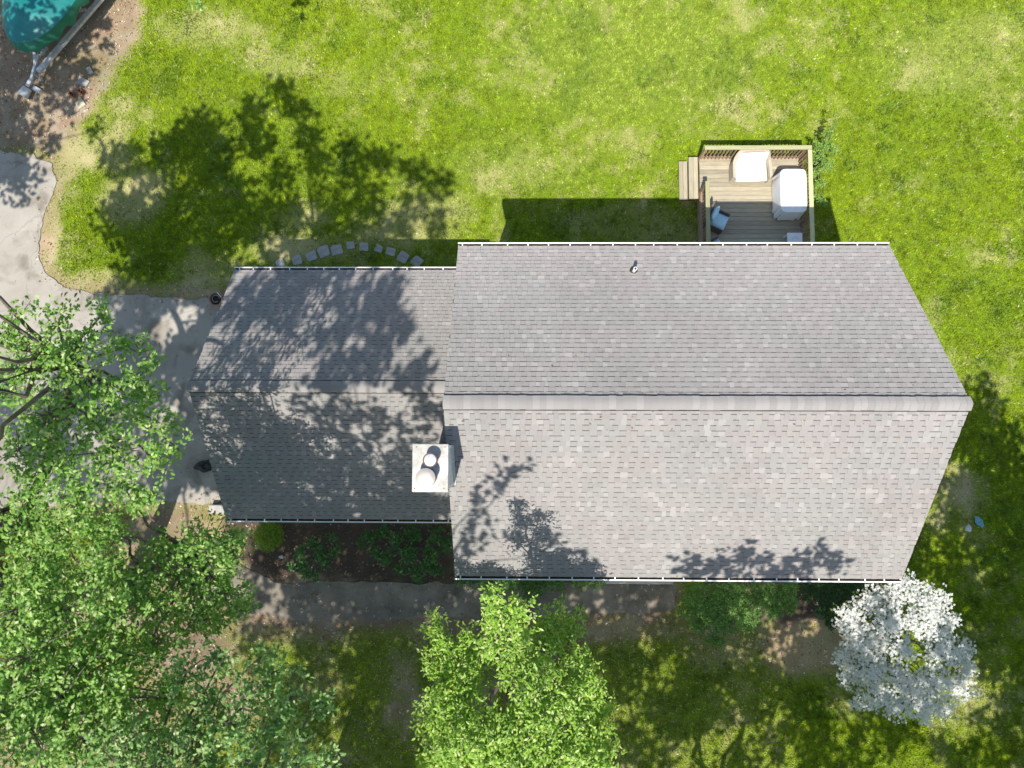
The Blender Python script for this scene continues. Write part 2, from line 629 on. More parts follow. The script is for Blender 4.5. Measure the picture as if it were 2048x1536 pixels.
BARE = [(270, 400, 90, 70, .9), (230, 300, 60, 60, .7), (150, 300, 60, 60, .9), (250, 210, 40, 40, .4), (180, 560, 90, 25, .7), (100, 470, 28, 110, .8),
        (860, 420, 110, 50, .55), (1010, 340, 120, 50, .5), (800, 460, 120, 45, .55), (600, 430, 70, 50, .45), (620, 500, 160, 40, .6), (420, 540, 90, 50, .6),
        (1370, 365, 22, 50, .8), (1230, 440, 160, 45, .55), (1330, 470, 70, 30, .6), (1890, 130, 130, 90, .5), (1985, 70, 80, 80, .6), (1940, 200, 120, 60, .3),
        (1870, 640, 30, 60, .5), (1905, 970, 45, 60, .8), (1950, 985, 50, 40, .5), (1880, 1035, 40, 15, .5),
        (620, 1240, 230, 40, .6), (980, 1260, 160, 60, .75), (1230, 1240, 160, 40, .8), (1440, 1290, 110, 50, .6), (1620, 1280, 110, 70, .95), (1700, 1370, 60, 70, .5),
        (380, 1300, 110, 60, .8), (300, 1060, 110, 60, .8), (390, 1060, 60, 50, .9), (440, 1400, 100, 60, .7), (640, 1380, 60, 40, .4), (1950, 1380, 90, 80, .4),
        (700, 170, 90, 40, .3), (560, 120, 120, 40, .35), (1230, 290, 80, 30, .35), (400, 60, 120, 50, .35), (1480, 250, 70, 25, .35),
        (820, 1420, 70, 60, .4), (200, 1200, 250, 120, .6), (200, 1450, 250, 120, .6)]
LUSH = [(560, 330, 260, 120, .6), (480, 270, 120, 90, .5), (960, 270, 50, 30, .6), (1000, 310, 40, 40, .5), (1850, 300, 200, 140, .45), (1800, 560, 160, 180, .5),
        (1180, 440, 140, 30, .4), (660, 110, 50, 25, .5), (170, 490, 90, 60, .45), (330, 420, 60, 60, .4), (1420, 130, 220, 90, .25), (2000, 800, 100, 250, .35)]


def ground_fields(x, y):
    """returns grass cover, dryness, dark-clump amount, colour of the soil"""
    n_big = fbm(x, y, 4.5, 3, 3)
    n_mid = fbm(x, y, 1.3, 4, 21)
    n_fine = fbm(x, y, 0.38, 3, 40)
    wx = x + (fbm(x, y, .9, 3, 61) - .5) * .9
    wy = y + (fbm(x, y, .9, 3, 77) - .5) * .9
    bare = px_blobs(wx, wy, BARE) * np.where((y > 8.2) & (x > -6), .5, np.where(x < -8.5, 1.45, 1.1))
    lush = px_blobs(wx, wy, LUSH)
    boat = sstep(-.35, .35, poly_sd(wx, wy, BOATDIRT))
    drv = poly_sd(wx * .4 + x * .6, wy * .4 + y * .6, DRIVE_POLY)
    edge = sstep(-.85, -.12, drv) * .95
    wlk = sstep(-.40, 0.0, poly_sd(wx, wy, WALK_POLY)) * .9
    bed = np.maximum.reduce([sstep(-.2, .2, poly_sd(wx, wy, p)) for p in (BED1, BED2, BED3)])
    cover = 1.0 - .34 * sstep(.48, .80, n_mid * .6 + n_fine * .4 + (n_big - .5) * .5)
    cover = cover - bare * (.25 + .6 * n_mid) + lush * .25
    cover = np.minimum(cover, 1 - edge * (.55 + .5 * n_mid))
    cover = np.minimum(cover, 1 - wlk)
    cover = np.minimum(cover, 1 - boat * (.75 + .4 * n_mid))
    south = px_blobs(x, y, [(330, 1080, 160, 90, .95), (560, 1250, 200, 40, .5), (1100, 1250, 420, 45, .6), (1620, 1290, 130, 75, .8), (360, 1300, 130, 80, .8)])
    cover = np.minimum(cover, 1 - south)
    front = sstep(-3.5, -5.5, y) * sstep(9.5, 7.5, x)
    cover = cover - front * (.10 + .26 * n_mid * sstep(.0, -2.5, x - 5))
    cover = np.clip(cover - bed * 1.2, 0, 1)
    dry = np.clip(sstep(.50, .80, n_mid * .45 + n_fine * .40 + n_big * .2) * .75 + bare * .55 - lush * .45, 0, 1)
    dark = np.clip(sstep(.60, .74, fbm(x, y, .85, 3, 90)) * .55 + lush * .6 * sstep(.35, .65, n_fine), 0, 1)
    dry = np.clip(dry + front * .22, 0, 1)
    earth = np.clip(np.maximum(boat, edge * .9) + px_blobs(x, y, [(620, 1240, 330, 60, .6), (1100, 1245, 500, 60, .7), (1620, 1290, 140, 80, .8), (1905, 980, 60, 70, .5), (330, 1200, 330, 330, .7)]) + front * .75, 0, 1)[:, None]
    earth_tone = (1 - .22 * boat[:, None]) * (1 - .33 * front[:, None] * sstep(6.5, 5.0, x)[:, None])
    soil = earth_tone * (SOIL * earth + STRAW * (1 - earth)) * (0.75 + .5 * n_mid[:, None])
    soil = soil + (SANDY - SOIL)[None, :] * earth * sstep(.45, .7, n_fine)[:, None] * .7
    soil = soil * (1 - bed[:, None]) + (MULCH[None, :] * (0.7 + .6 * n_fine[:, None])) * bed[:, None]
    rich = np.clip(px_blobs(x, y, [(300, 1060, 130, 70, .7), (380, 1280, 140, 80, .4)]), 0, 1)
    soil = soil * (1 - rich[:, None] * .35)
    return cover, dry, dark, soil, bed, earth[:, 0]


fine_x = np.arange(-20, 18.01, 0.13)
fine_y = np.arange(-13, 17.51, 0.13)
outer = np.array([22, 26, 32, 42, 60, 90, 150, 260, 480, 900.0])
gx = np.concatenate([-outer[::-1], fine_x, outer])
gy = np.concatenate([-outer[::-1], fine_y, outer])
GX, GY = np.meshgrid(gx, gy)
fxv, fyv = GX.ravel(), GY.ravel()
cov, dryv, darkv, soilv, bedv, _e = ground_fields(fxv, fyv)
thatch = THATCH[None, :] * (1 - .45 * darkv[:, None]) * (1 - dryv[:, None] * .0)
gcol = GREENB[None, :] * (1 - dryv[:, None] * .6) + thatch * dryv[:, None] * .6
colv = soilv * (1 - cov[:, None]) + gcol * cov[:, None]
GZ = (fbm(fxv, fyv, .5, 3, 5) - .5) * .03 - .01
nx, ny = len(gx), len(gy)
ii = np.arange((nx - 1) * (ny - 1))
r_, c_ = ii // (nx - 1), ii % (nx - 1)
a_ = r_ * nx + c_
Fg = np.stack([a_, a_ + 1, a_ + nx + 1, a_ + nx], 1)
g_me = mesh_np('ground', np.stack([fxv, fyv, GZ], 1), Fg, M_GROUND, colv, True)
tag(link('ground', g_me), kind='structure')


def sheet(name, poly, z, mat, step=0.25, wob=0.05, seed=3):
    """a thin slab that follows an outline; its rim is uneven"""
    pts = []
    n = len(poly)
    for i in range(n):
        a, b = np.array(poly[i]), np.array(poly[(i + 1) % n])
        k = max(1, int(np.linalg.norm(b - a) / step))
        for j in range(k):
            pts.append(a + (b - a) * j / k)
    P = np.array(pts)
    P[:, 0] += (fbm(P[:, 0], P[:, 1], .35, 3, seed) - .5) * wob * 2
    P[:, 1] += (fbm(P[:, 0], P[:, 1], .35, 3, seed + 9) - .5) * wob * 2
    m = len(P)
    V = np.concatenate([np.c_[P, np.full(m, z)], np.c_[P, np.full(m, z - .12)]])
    F = [tuple(range(m))] + [(i, i + m, (i + 1) % m + m, (i + 1) % m) for i in range(m)]
    me = bpy.data.meshes.new(name)
    me.from_pydata([tuple(map(float, v)) for v in V], [], F)
    me.materials.append(mat)
    me.update()
    o = link(name, me)
    return tag(o, kind='structure')


sheet('driveway', DRIVE_POLY, 0.022, M_DRIVE, .12, .15)
sheet('walkway', WALK_POLY, 0.020, M_WALK, .12, .11, 31)

# ------------------------------------------------------------------ grass and dead leaves (uncountable)
HOUSE_RECTS = [(X0 + .25, X1 - .25, Y0 - HALF + .35, Y0 + HALF - .35), (WX + .25, X0 + .3, WYS + .35, WYN - .35)]


def scatter_points(n, xr, yr):
    x = RNG.uniform(xr[0], xr[1], n)
    y = RNG.uniform(yr[0], yr[1], n)
    ok = np.ones(n, bool)
    for (a, b, c, d) in HOUSE_RECTS:
        ok &= ~((x > a) & (x < b) & (y > c) & (y < d))
    return x[ok], y[ok]


def grass():
    n = 1050000
    x, y = scatter_points(n, (-19.5, 17.6), (-11.8, 16.6))
    cover, dry, dark, soil, bed, earth = ground_fields(x, y)
    keep = RNG.random(len(x)) < np.clip(cover * 1.1 - .12, 0, 1) * .95
    keep &= poly_sd(x, y, DRIVE_POLY) < -.02 + RNG.random(len(x)) * .05
    keep &= poly_sd(x, y, WALK_POLY) < 0.01
    x, y, dry, dark, cover = x[keep], y[keep], dry[keep], dark[keep], cover[keep]
    n = len(x)
    r1, r2 = RNG.random(n), RNG.random(n)
    ln = (.05 + .06 * r1) * (.8 + .5 * dark) * (.6 + .5 * cover)
    wd = .011 + .010 * r2
    ang = RNG.random(n) * 2 * math.pi
    lean = .35 + .55 * RNG.random(n)
    dx, dy = np.cos(ang), np.sin(ang)
    base = np.stack([x, y, np.full(n, -.012)], 1)
    side = np.stack([-dy, dx, np.zeros(n)], 1) * wd[:, None]
    tip = base + np.stack([dx * ln * lean * 1.1, dy * ln * lean * 1.1, ln * (1.25 - lean * .75)], 1)
    V = np.empty((n, 3, 3), np.float32)
    V[:, 0] = base - side
    V[:, 1] = base + side
    V[:, 2] = tip
    V = V.reshape(-1, 3)
    F = np.arange(3 * n).reshape(n, 3)
    g0 = np.array([.175, .285, .010])
    g1 = np.array([.325, .395, .012])
    st = np.array([.54, .49, .27])
    dk = np.array([.075, .165, .028])
    bigmix = fbm(x, y, 2.2, 3, 120) * .7 + fbm(x * .16, y * 1.5, .8, 2, 131) * .45
    t = np.clip(bigmix * .7 + RNG.random(n) * .5 - .1, 0, 1)[:, None]
    c = g0 * (1 - t) + g1 * t
    hz = px_blobs(x, y, [(1260, 110, 330, 190, .55), (1900, 110, 220, 130, .4), (1050, 330, 200, 80, .3)])[:, None]
    c = c * (1 - hz) + np.array([.36, .42, .10]) * hz
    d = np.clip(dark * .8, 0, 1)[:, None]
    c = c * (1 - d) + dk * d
    s = (RNG.random(n) < dry * .34 + .03).astype(float)[:, None]
    c = c * (1 - s) + st * s
    c = c * (.35 + 1.3 * fbm(x, y, .13, 2, 140))[:, None] * (.8 + .4 * RNG.random(n))[:, None]
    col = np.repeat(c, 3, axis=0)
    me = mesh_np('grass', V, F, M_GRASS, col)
    o = link('grass', me)
    tag(o, 'short patchy yellow-green lawn grass around the house', 'grass', kind='stuff')


grass()


def litter():
    n = 150000
    x, y = scatter_points(n, (-19.5, 17.6), (-11.8, 16.6))
    cover, dry, dark, soil, bed, earth = ground_fields(x, y)
    dd = poly_sd(x, y, DRIVE_POLY)
    dw = poly_sd(x, y, WALK_POLY)
    p = np.clip((1 - cover) * .9 - .1, 0, .8) * (.4 + .6 * fbm(x, y, .8, 3, 55)) * (.06 + .94 * np.clip(earth + bed, 0, 1))
    p = np.where(dd > 0, .015 + .28 * sstep(.45, .0, dd) + .10 * sstep(.60, .72, fbm(x, y, 1.1, 3, 44)) * (x > -12), p)
    p = np.where(dw > 0, .10 + .30 * sstep(.5, .68, fbm(x, y, .9, 3, 46)), p)
    keep = RNG.random(len(x)) < p
    x, y, bed, dd, dw = x[keep], y[keep], bed[keep], dd[keep], dw[keep]
    n = len(x)
    zb = np.where(dd > 0, .026, np.where(dw > 0, .024, .008))
    ang = RNG.random(n) * 2 * math.pi
    ln = .022 + .030 * RNG.random(n) ** 2
    wd = ln * (.35 + .35 * RNG.random(n))
    dx, dy = np.cos(ang), np.sin(ang)
    tz = (RNG.random(n) - .3) * .03
    tz = np.maximum(tz, 0)
    c = np.stack([x, y, zb + .004], 1)
    u = np.stack([dx * ln, dy * ln, tz], 1)
    v = np.stack([-dy * wd, dx * wd, np.abs(RNG.random(n) - .5) * .02], 1)
    V = np.stack([c - u, c + v, c + u, c - v], 1)
    V[:, :, 2] = np.maximum(V[:, :, 2], zb[:, None] + .003)
    F = np.arange(4 * n).reshape(n, 4)
    pal = np.array([[.42, .30, .19], [.50, .40, .28], [.25, .16, .10], [.36, .21, .12], [.57, .48, .36], [.17, .11, .075]])
    c = pal[RNG.integers(0, len(pal), n)] * (.8 + .4 * RNG.random(n))[:, None]
    c = c * (1 - .45 * bed[:, None])
    w = RNG.random(n) < .012
    c[w] = [.78, .77, .72]
    me = mesh_np('leaf_litter', V.reshape(-1, 3), F, M_LITTER, np.repeat(c, 4, axis=0))
    tag(link('leaf_litter', me), 'dry brown dead leaves and twigs scattered over bare soil', 'leaf litter', kind='stuff')


litter()

# ------------------------------------------------------------------ house
house = empty('house', (0, 0, 0))
tag(house, 'two-storey house with grey shingle gable roof and lower attached garage wing', 'house')
COSA = 1 / math.sqrt(1 + SL * SL)
SINA = SL * COSA
EXPO = 0.143


class Slope:
    """one roof plane. o: lower left corner, u: along the eave, s: up the slope, n: outward"""

    def __init__(self, o, u, s, n, lu, ls):
        self.o, self.u, self.s, self.n = map(lambda a: np.array(a, float), (o, u, s, n))
        self.lu, self.ls = lu, ls

    def P(self, a, b, c):
        return self.o + np.outer(np.atleast_1d(a), self.u) + np.outer(np.atleast_1d(b), self.s) + np.outer(np.atleast_1d(c), self.n)


def roof_slopes(xa, xb, ymid, half, he, cut):
    """cut: how far the shingles stop short of the gutter's outer lip"""
    h = half - cut
    z = he + cut * SL
    ls = h / COSA
    north = Slope((xb, ymid + h, z), (-1, 0, 0), (0, -COSA, SINA), (0, SINA, COSA), xb - xa, ls)
    south = Slope((xa, ymid - h, z), (1, 0, 0), (0, COSA, SINA), (0, -SINA, COSA), xb - xa, ls)
    return north, south


CUT = 0.10
mainN, mainS = roof_slopes(X0, X1, Y0, HALF, HE, CUT)
wingN, wingS = roof_slopes(WX, X0 + .22, WYM, WHALF, WHE, CUT)


def shingle_cells(sl, rng):
    cells = []
    rows = int((sl.ls - .06) / EXPO)
    for r in range(rows + 1):
        s0 = r * EXPO
        s1 = min(s0 + EXPO, sl.ls - .02)
        if s1 - s0 < .03:
            continue
        a = -rng.random() * .2
        tooth = rng.random() < .5
        while a < sl.lu:
            w = rng.choice([.10, .12, .14, .17]) if tooth else rng.choice([.09, .11, .125, .15])
            a0, a1 = max(a, 0), min(a + w, sl.lu)
            if a1 - a0 > .02:
                cells.append((a0, a1, s0, s1, tooth))
            a += w
            tooth = not tooth
            if rng.random() < .04:
                tooth = not tooth
    return cells


def cell_geo(sl, cell, rng):
    a0, a1, s0, s1, tooth = cell
    lo, hi = (.018, .006) if tooth else (.013, .003)
    g = .0012
    a0 += g
    a1 -= g
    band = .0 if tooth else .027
    pts = [(a0, s0, .0), (a1, s0, .0), (a0, s0, lo), (a1, s0, lo)]
    sm = s1 - band
    hm = lo + (hi - lo) * (sm - s0) / (s1 - s0)
    pts += [(a0, sm, hm), (a1, sm, hm)]
    faces = [(0, 1, 3, 2), (2, 3, 5, 4), (0, 2, 4, 6), (1, 7, 5, 3)]
    if band:
        pts += [(a0, s1, 0), (a1, s1, 0), (a0, s1, hi), (a1, s1, hi), (a0, sm, hm), (a1, sm, hm)]
        faces += [(10, 11, 9, 8), (10, 8, 6, 4), (11, 5, 7, 9)]
    else:
        pts += [(a0, s1, 0), (a1, s1, 0)]
    P = np.array(pts)
    V = sl.P(P[:, 0], P[:, 1], P[:, 2])
    k = rng.random()
    base = np.array([.325, .308, .296])
    if k < .06:
        base = np.array([.375, .357, .345])
    elif k < .18:
        base = np.array([.345, .328, .316])
    elif k < .34:
        base = np.array([.308, .293, .282])
    ua, us = np.array([a0 + sl.n[1] * 31]), np.array([s0 + sl.o[0] * 3])
    wear = float(fbm(ua, us, 2.4, 3, 15)[0]) * .16 + float(fbm(ua * 6, us, 2.6, 2, 19)[0]) * .10
    base = base * (.87 + wear)
    hue = float(fbm(np.array([a0]), np.array([s0 * 1.3 + sl.n[1] * 40]), .7, 2, 8)[0])
    base = base * (.97 + .06 * rng.random()) * (np.array([1.012, .994, .994]) if hue > .5 else np.array([.988, 1.0, .996]))
    C = np.tile(base, (len(P), 1))
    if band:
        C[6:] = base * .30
    return V, faces, C


def gather(items):
    V, F, C, b = [], [], [], 0
    for v, f, c in items:
        V.append(v)
        C.append(c)
        F += [tuple(i + b for i in q) for q in f]
        b += len(v)
    return np.concatenate(V), F, np.concatenate(C)


def build_shingles():
    rng = random.Random(5)
    geo = []
    for key, sl in (('main_n', mainN), ('main_s', mainS), ('wing_n', wingN), ('wing_s', wingS)):
        for c in shingle_cells(sl, rng):
            mid = sl.P((c[0] + c[1]) / 2, (c[2] + c[3]) / 2, 0)[0]
            if key.startswith('wing') and mid[0] > X0 + .30:
                continue
            if key == 'main_s' and -2.25 < mid[0] < -1.57 and -1.06 < mid[1] < -.20:
                continue
            view = np.array([0, 0, CAM_H]) - mid
            dist = np.linalg.norm(view)
            seen = (c[1] - c[0]) * (c[3] - c[2]) * abs(view @ sl.n) / dist ** 3
            if sl.ls - c[3] < .10 or key.startswith('wing'):
                seen *= .1
            geo.append((seen, key, cell_geo(sl, c, rng)))
    order = sorted(range(len(geo)), key=lambda i: -geo[i][0])
    single = set(order[:300])
    parts = {}
    for key, nm in (('main_n', 'roof'), ('main_s', 'roof'), ('wing_n', 'roof'), ('wing_s', 'roof')):
        pass
    rest = []
    for i, (a, key, g) in enumerate(geo):
        if i in single:
            v, f, c = g
            me = mesh_np('shingle', v, f, M_SHINGLE, c)
            link('shingle', me, roof_parts[key])
        else:
            rest.append(g)
    V, F, C = gather(rest)
    o = link('shingle_field', mesh_np('shingle_field', V, F, M_SHINGLE, C), house)
    tag(o, kind='stuff')


def roof_slab(sl, name, th=.12):
    P = [(0, 0, -th), (sl.lu, 0, -th), (sl.lu, sl.ls, -th), (0, sl.ls, -th), (0, 0, -.001), (sl.lu, 0, -.001), (sl.lu, sl.ls, -.001), (0, sl.ls, -.001)]
    P = np.array(P)
    V = sl.P(P[:, 0], P[:, 1], P[:, 2])
    b = MB()
    b.add(V, [(3, 2, 1, 0), (4, 5, 6, 7), (0, 1, 5, 4), (1, 2, 6, 5), (2, 3, 7, 6), (3, 0, 4, 7)])
    return b.build(name, M_UNDER, house)


def roof_debris():
    r = np.random.default_rng(77)
    V, C = [], []
    for sl, n in ((mainS, 150), (mainN, 60), (wingS, 60), (wingN, 60)):
        for _ in range(n):
            b_ = sl.ls - .2 - abs(r.normal(0, .5)) if r.random() < .45 else (r.random() ** 2 * sl.ls if r.random() < .7 else r.random() * .3)
            b_ = min(max(b_, .05), sl.ls - .2)
            a_ = r.random() * sl.lu
            an, ln = r.random() * 6.28, .012 + .03 * r.random() ** 2
            w = ln * (.25 + .3 * r.random())
            c, s_ = math.cos(an), math.sin(an)
            for (u, v) in ((-ln, 0), (0, -w), (ln, 0), (0, w)):
                V.append(sl.P(a_ + u * c - v * s_, b_ + u * s_ + v * c, .022)[0])
            k = np.array([(.42, .26, .11), (.30, .17, .08), (.48, .36, .20), (.16, .10, .06)][r.integers(0, 4)])
            C += [k] * 4
    F = np.arange(len(V)).reshape(-1, 4)
    tag(link('roof_debris', mesh_np('roof_debris', np.array(V), F, M_LITTER, np.array(C)), house), kind='stuff')


roof_debris()
roof_parts = {'main_n': roof_slab(mainN, 'roof'), 'main_s': roof_slab(mainS, 'roof'), 'wing_n': roof_slab(wingN, 'wing_roof'), 'wing_s': roof_slab(wingS, 'wing_roof')}
build_shingles()


def ridge(xa, xb, ymid, zr, parent, seed):
    rng = random.Random(seed)
    w, lift = .165, .030
    # vent body, dark, inset under the caps
    b = MB()
    prof = [(-w - .002, -(w + .002) * SL - .0), (0, 0), (w + .002, -(w + .002) * SL)]
    vs, fs = [], []
    for x in (xa + .005, xb - .005):
        for (y, z) in prof:
            vs.append((x, ymid + y, zr + z - .004))
        for (y, z) in prof:
            vs.append((x, ymid + y, zr + z + lift))
    fs = [(0, 3, 9, 6), (3, 4, 10, 9), (4, 5, 11, 10), (5, 2, 8, 11), (0, 1, 4, 3), (1, 2, 5, 4), (6, 9, 10, 7), (7, 10, 11, 8)]
    b.add(vs, fs)
    b.build('ridge_vent', M_VENT, parent)
    x = xa
    step = .145
    while x < xb - .02:
        x2 = min(x + step, xb)
        k = rng.random()
        base = np.array([.315, .300, .288]) * (.96 + .08 * rng.random())
        if k < .2:
            base = np.array([.305, .288, .275])
        elif k < .45:
            base = np.array([.345, .330, .318])
        zl, zh = lift + .004, lift + .012
        j = (rng.random() - .5) * .010
        V = []
        n = 7
        for xx, zz in ((x - .004, zh), (x2 + .012, zl)):
            for kk in range(n):
                t = -1 + 2 * kk / (n - 1)
                y = t * w * COSA * 1.12
                z = -math.sqrt(y * y + .0016) * SL + .04 * SL
                V.append((xx, ymid + y + j, zr + z + zz))
            for kk in range(n):
                t = -1 + 2 * kk / (n - 1)
                y = t * w * COSA * 1.12
                z = -math.sqrt(y * y + .0016) * SL + .04 * SL
                V.append((xx, ymid + y + j, zr + z + zz - .007))
        F = []
        for kk in range(n - 1):
            F.append((kk, 2 * n + kk, 2 * n + kk + 1, kk + 1))
            F.append((n + kk, n + kk + 1, 3 * n + kk + 1, 3 * n + kk))
            F.append((kk, kk + 1, n + kk + 1, n + kk))
        F += [(0, n, 3 * n, 2 * n), (n - 1, 3 * n - 1, 4 * n - 1, 2 * n - 1)]
        link('ridge_cap', mesh_np('ridge_cap', V, F, M_SHINGLE, np.tile(base, (len(V), 1))), parent)
        x = x2


ridge(X0 - .005, X1 + .005, Y0, HE + HALF * SL, roof_parts['main_s'], 3)
ridge(WX - .005, X0 + .2, WYM, WHE + WHALF * SL, roof_parts['wing_s'], 4)


def gutter(xa, xb, ylip, zlip, sgn, hang):
    """white channel along an eave; sgn +1 when the lip faces north"""
    # profile in (outward distance from the back, z)
    W = .115
    out = [(0, .0), (0, -.10), (.075, -.10), (W, -.045), (W, 0), (W - .034, .003)]
    yb = ylip - sgn * W
    b = MB()
    th = .004
    vs = []
    for x in (xa, xb):
        for (d, z) in out:
            vs.append((x, yb + sgn * d, zlip + z))
        for (d, z) in [(th, 0), (th, -.10 + th), (.073, -.10 + th), (W - th, -.043), (W - th, -.006), (W - .034, -.004)]:
            vs.append((x, yb + sgn * d, zlip + z))
    n = 6
    fs = []
    for k in range(n - 1):
        fs.append((k, k + 1, 2 * n + k + 1, 2 * n + k))
        fs.append((n + k, 3 * n + k, 3 * n + k + 1, n + k + 1))
    fs.append((0, 2 * n, 3 * n, n))
    fs.append((n - 1, 2 * n - 1, 4 * n - 1, 3 * n - 1))
    b.add(vs, fs)
    for x in (xa, xb):
        b.add([(x, yb + sgn * d, zlip + z) for d, z in out[:5]], [(0, 1, 2, 3, 4)])
    g = b.build('gutter', M_WHITE, house)
    m = MB()
    rng = random.Random(int(abs(ylip) * 100))
    N = 60
    vs, fs = [], []
    for i in range(N + 1):
        x = xa + .01 + (xb - xa - .02) * i / N
        z = zlip - .066 + rng.random() * .02
        vs += [(x, yb + sgn * .006, z), (x, yb + sgn * (W - .010), z)]
    for i in range(N):
        fs.append((2 * i, 2 * i + 2, 2 * i + 3, 2 * i + 1))
    m.add(vs, fs)
    m.build('gutter_debris', M_GUTDIRT, g)
    x = xa + .12
    while x < xb:
        h = MB()
        xx = x + rng.uniform(-.05, .05)
        h.box(xx - .016, xx + .016, min(yb + sgn * .002, ylip - sgn * .004), max(yb + sgn * .002, ylip - sgn * .004), zlip + .004, zlip + .011)
        h.build('gutter_hanger', M_WHITE, g)
        x += hang * rng.uniform(.94, 1.06)
    return g


gutter(X0 - .01, X1 + .01, Y0 + HALF + .005, HE + .055, 1, .55)
gutter(X0 - .01, X1 + .01, Y0 - HALF - .005, HE + .055, -1, .55)
gutter(WX - .01, X0 - .005, WYN + .005, WHE + .055, 1, .49)
gutter(WX - .01, X0 - .005, WYS - .005, WHE + .055, -1, .49)


def rake_trim(x, ymid, half, he, sgn):
    b = MB()
    for s in (-1, 1):
        p = (x, ymid + s * (half - .02), he + .02 * SL - .105)
        q = (x, ymid + s * .004, he + half * SL - .108)
        b.obox(p, q, .026, .145)
    return b.build('rake_trim', M_TRIM, house)


rake_trim(X1 - .004, Y0, HALF - .02, HE - .004, 1)
rake_trim(X0 + .012, Y0, HALF - .02, HE - .004, -1)
rake_trim(WX + .012, WYM, WHALF - .02, WHE - .004, -1)


def gable_walls(xa, xb, ya, yb, ymid, he_wall, zr, name, mat):
    b = MB()
    v = [(xa, ya, -.2), (xb, ya, -.2), (xb, yb, -.2), (xa, yb, -.2), (xa, ya, he_wall), (xb, ya, he_wall), (xb, yb, he_wall), (xa, yb, he_wall), (xa, ymid, zr), (xb, ymid, zr)]
    b.add(v, [(0, 1, 5, 4), (2, 3, 7, 6), (3, 0, 4, 8, 7), (1, 2, 6, 9, 5)])
    return b.build(name, mat, house)


mx0, mx1, my0, my1 = X0 + .24, X1 - .24, Y0 - HALF + .42, Y0 + HALF - .38
gable_walls(mx0, mx1, my0, my1, Y0, HE + .40 * SL - .17, HE + HALF * SL - .17, 'wall', M_SIDING)
wx0, wy0, wy1 = WX + .24, WYS + .40, WYN - .40
gable_walls(wx0, mx0 - .003, wy0, wy1, WYM, WHE + .40 * SL - .17, WHE + WHALF * SL - .17, 'wing_wall', M_SIDING)


def window(x, y, z, w, h, axis, sgn):
    """axis 'y': in a wall that faces north or south; 'x': east or west"""
    f, p, s = MB(), MB(), MB()
    t = .05
    if axis == 'y':
        for (a0, a1, c0, c1) in ((-w / 2 - .08, -w / 2, -h / 2 - .08, h / 2 + .08), (w / 2, w / 2 + .08, -h / 2 - .08, h / 2 + .08), (-w / 2, w / 2, h / 2, h / 2 + .08), (-w / 2, w / 2, -h / 2 - .08, -h / 2), (-w / 2, w / 2, -.02, .02)):
            f.box(x + a0, x + a1, min(y, y + sgn * t), max(y, y + sgn * t), z + c0, z + c1)
        p.box(x - w / 2, x + w / 2, min(y, y + sgn * .02), max(y, y + sgn * .02), z - h / 2, z + h / 2)
        s.box(x - w / 2 - .1, x + w / 2 + .1, min(y, y + sgn * .08), max(y, y + sgn * .08), z - h / 2 - .125, z - h / 2 - .083)
    else:
        for (a0, a1, c0, c1) in ((-w / 2 - .08, -w / 2, -h / 2 - .08, h / 2 + .08), (w / 2, w / 2 + .08, -h / 2 - .08, h / 2 + .08), (-w / 2, w / 2, h / 2, h / 2 + .08), (-w / 2, w / 2, -h / 2 - .08, -h / 2), (-w / 2, w / 2, -.02, .02)):
            f.box(min(x, x + sgn * t), max(x, x + sgn * t), y + a0, y + a1, z + c0, z + c1)
        p.box(min(x, x + sgn * .02), max(x, x + sgn * .02), y - w / 2, y + w / 2, z - h / 2, z + h / 2)
        s.box(min(x, x + sgn * .08), max(x, x + sgn * .08), y - w / 2 - .1, y + w / 2 + .1, z - h / 2 - .125, z - h / 2 - .083)
    o = f.build('window', M_TRIM, house)
    p.build('pane', M_GLASS, o)
    s.build('sill', M_TRIM, o)


for wxx in (-.2, 1.9, 3.8, 5.7, 7.8):
    window(wxx, my0 - .003, 4.1, .95, 1.3, 'y', -1)
    window(wxx, my1 + .003, 4.1, .95, 1.3, 'y', 1)
for wxx in (-.2, 1.9, 7.8):
    window(wxx, my0 - .003, 1.55, .95, 1.4, 'y', -1)
    window(wxx, my1 + .003, 1.55, .95, 1.4, 'y', 1) if wxx < 6 else None
for wyy in (-1.0, 2.4):
    window(mx1 + .003, wyy, 4.1, .9, 1.25, 'x', 1)
    window(mx1 + .003, wyy, 1.55, .9, 1.35, 'x', 1)
for wxx in (-6.3, -3.8):
    window(wxx, wy0 - .003, 1.5, .9, 1.1, 'y', -1)
    window(wxx, wy1 + .003, 1.5, .9, 1.1, 'y', 1)
d = MB()
d.box(3.3, 4.25, my0 - .04, my0 - .002, .22, 2.27)
fd = d.build('front_door', M_DOOR, house)
d = MB()
d.lathe((4.14, my0 - .075, 1.2), [(.012, -.03), (.03, -.02), (.03, .02), (.012, .03)], 10)
d.build('door_knob', M_STEEL, fd)
for yy in (-.35, 2.85):
    d = MB()
    d.box(wx0 - .04, wx0 - .002, yy - 1.2, yy + 1.2, .02, 2.1)
    gd = d.build('garage_door', M_DOOR, house)
    for k in range(4):
        e = MB()
        e.bev(wx0 - .065, wx0 - .042, yy - 1.17, yy + 1.17, .05 + k * .515, .05 + k * .515 + .49, .006)
        e.build('door_panel', M_DOOR, gd)

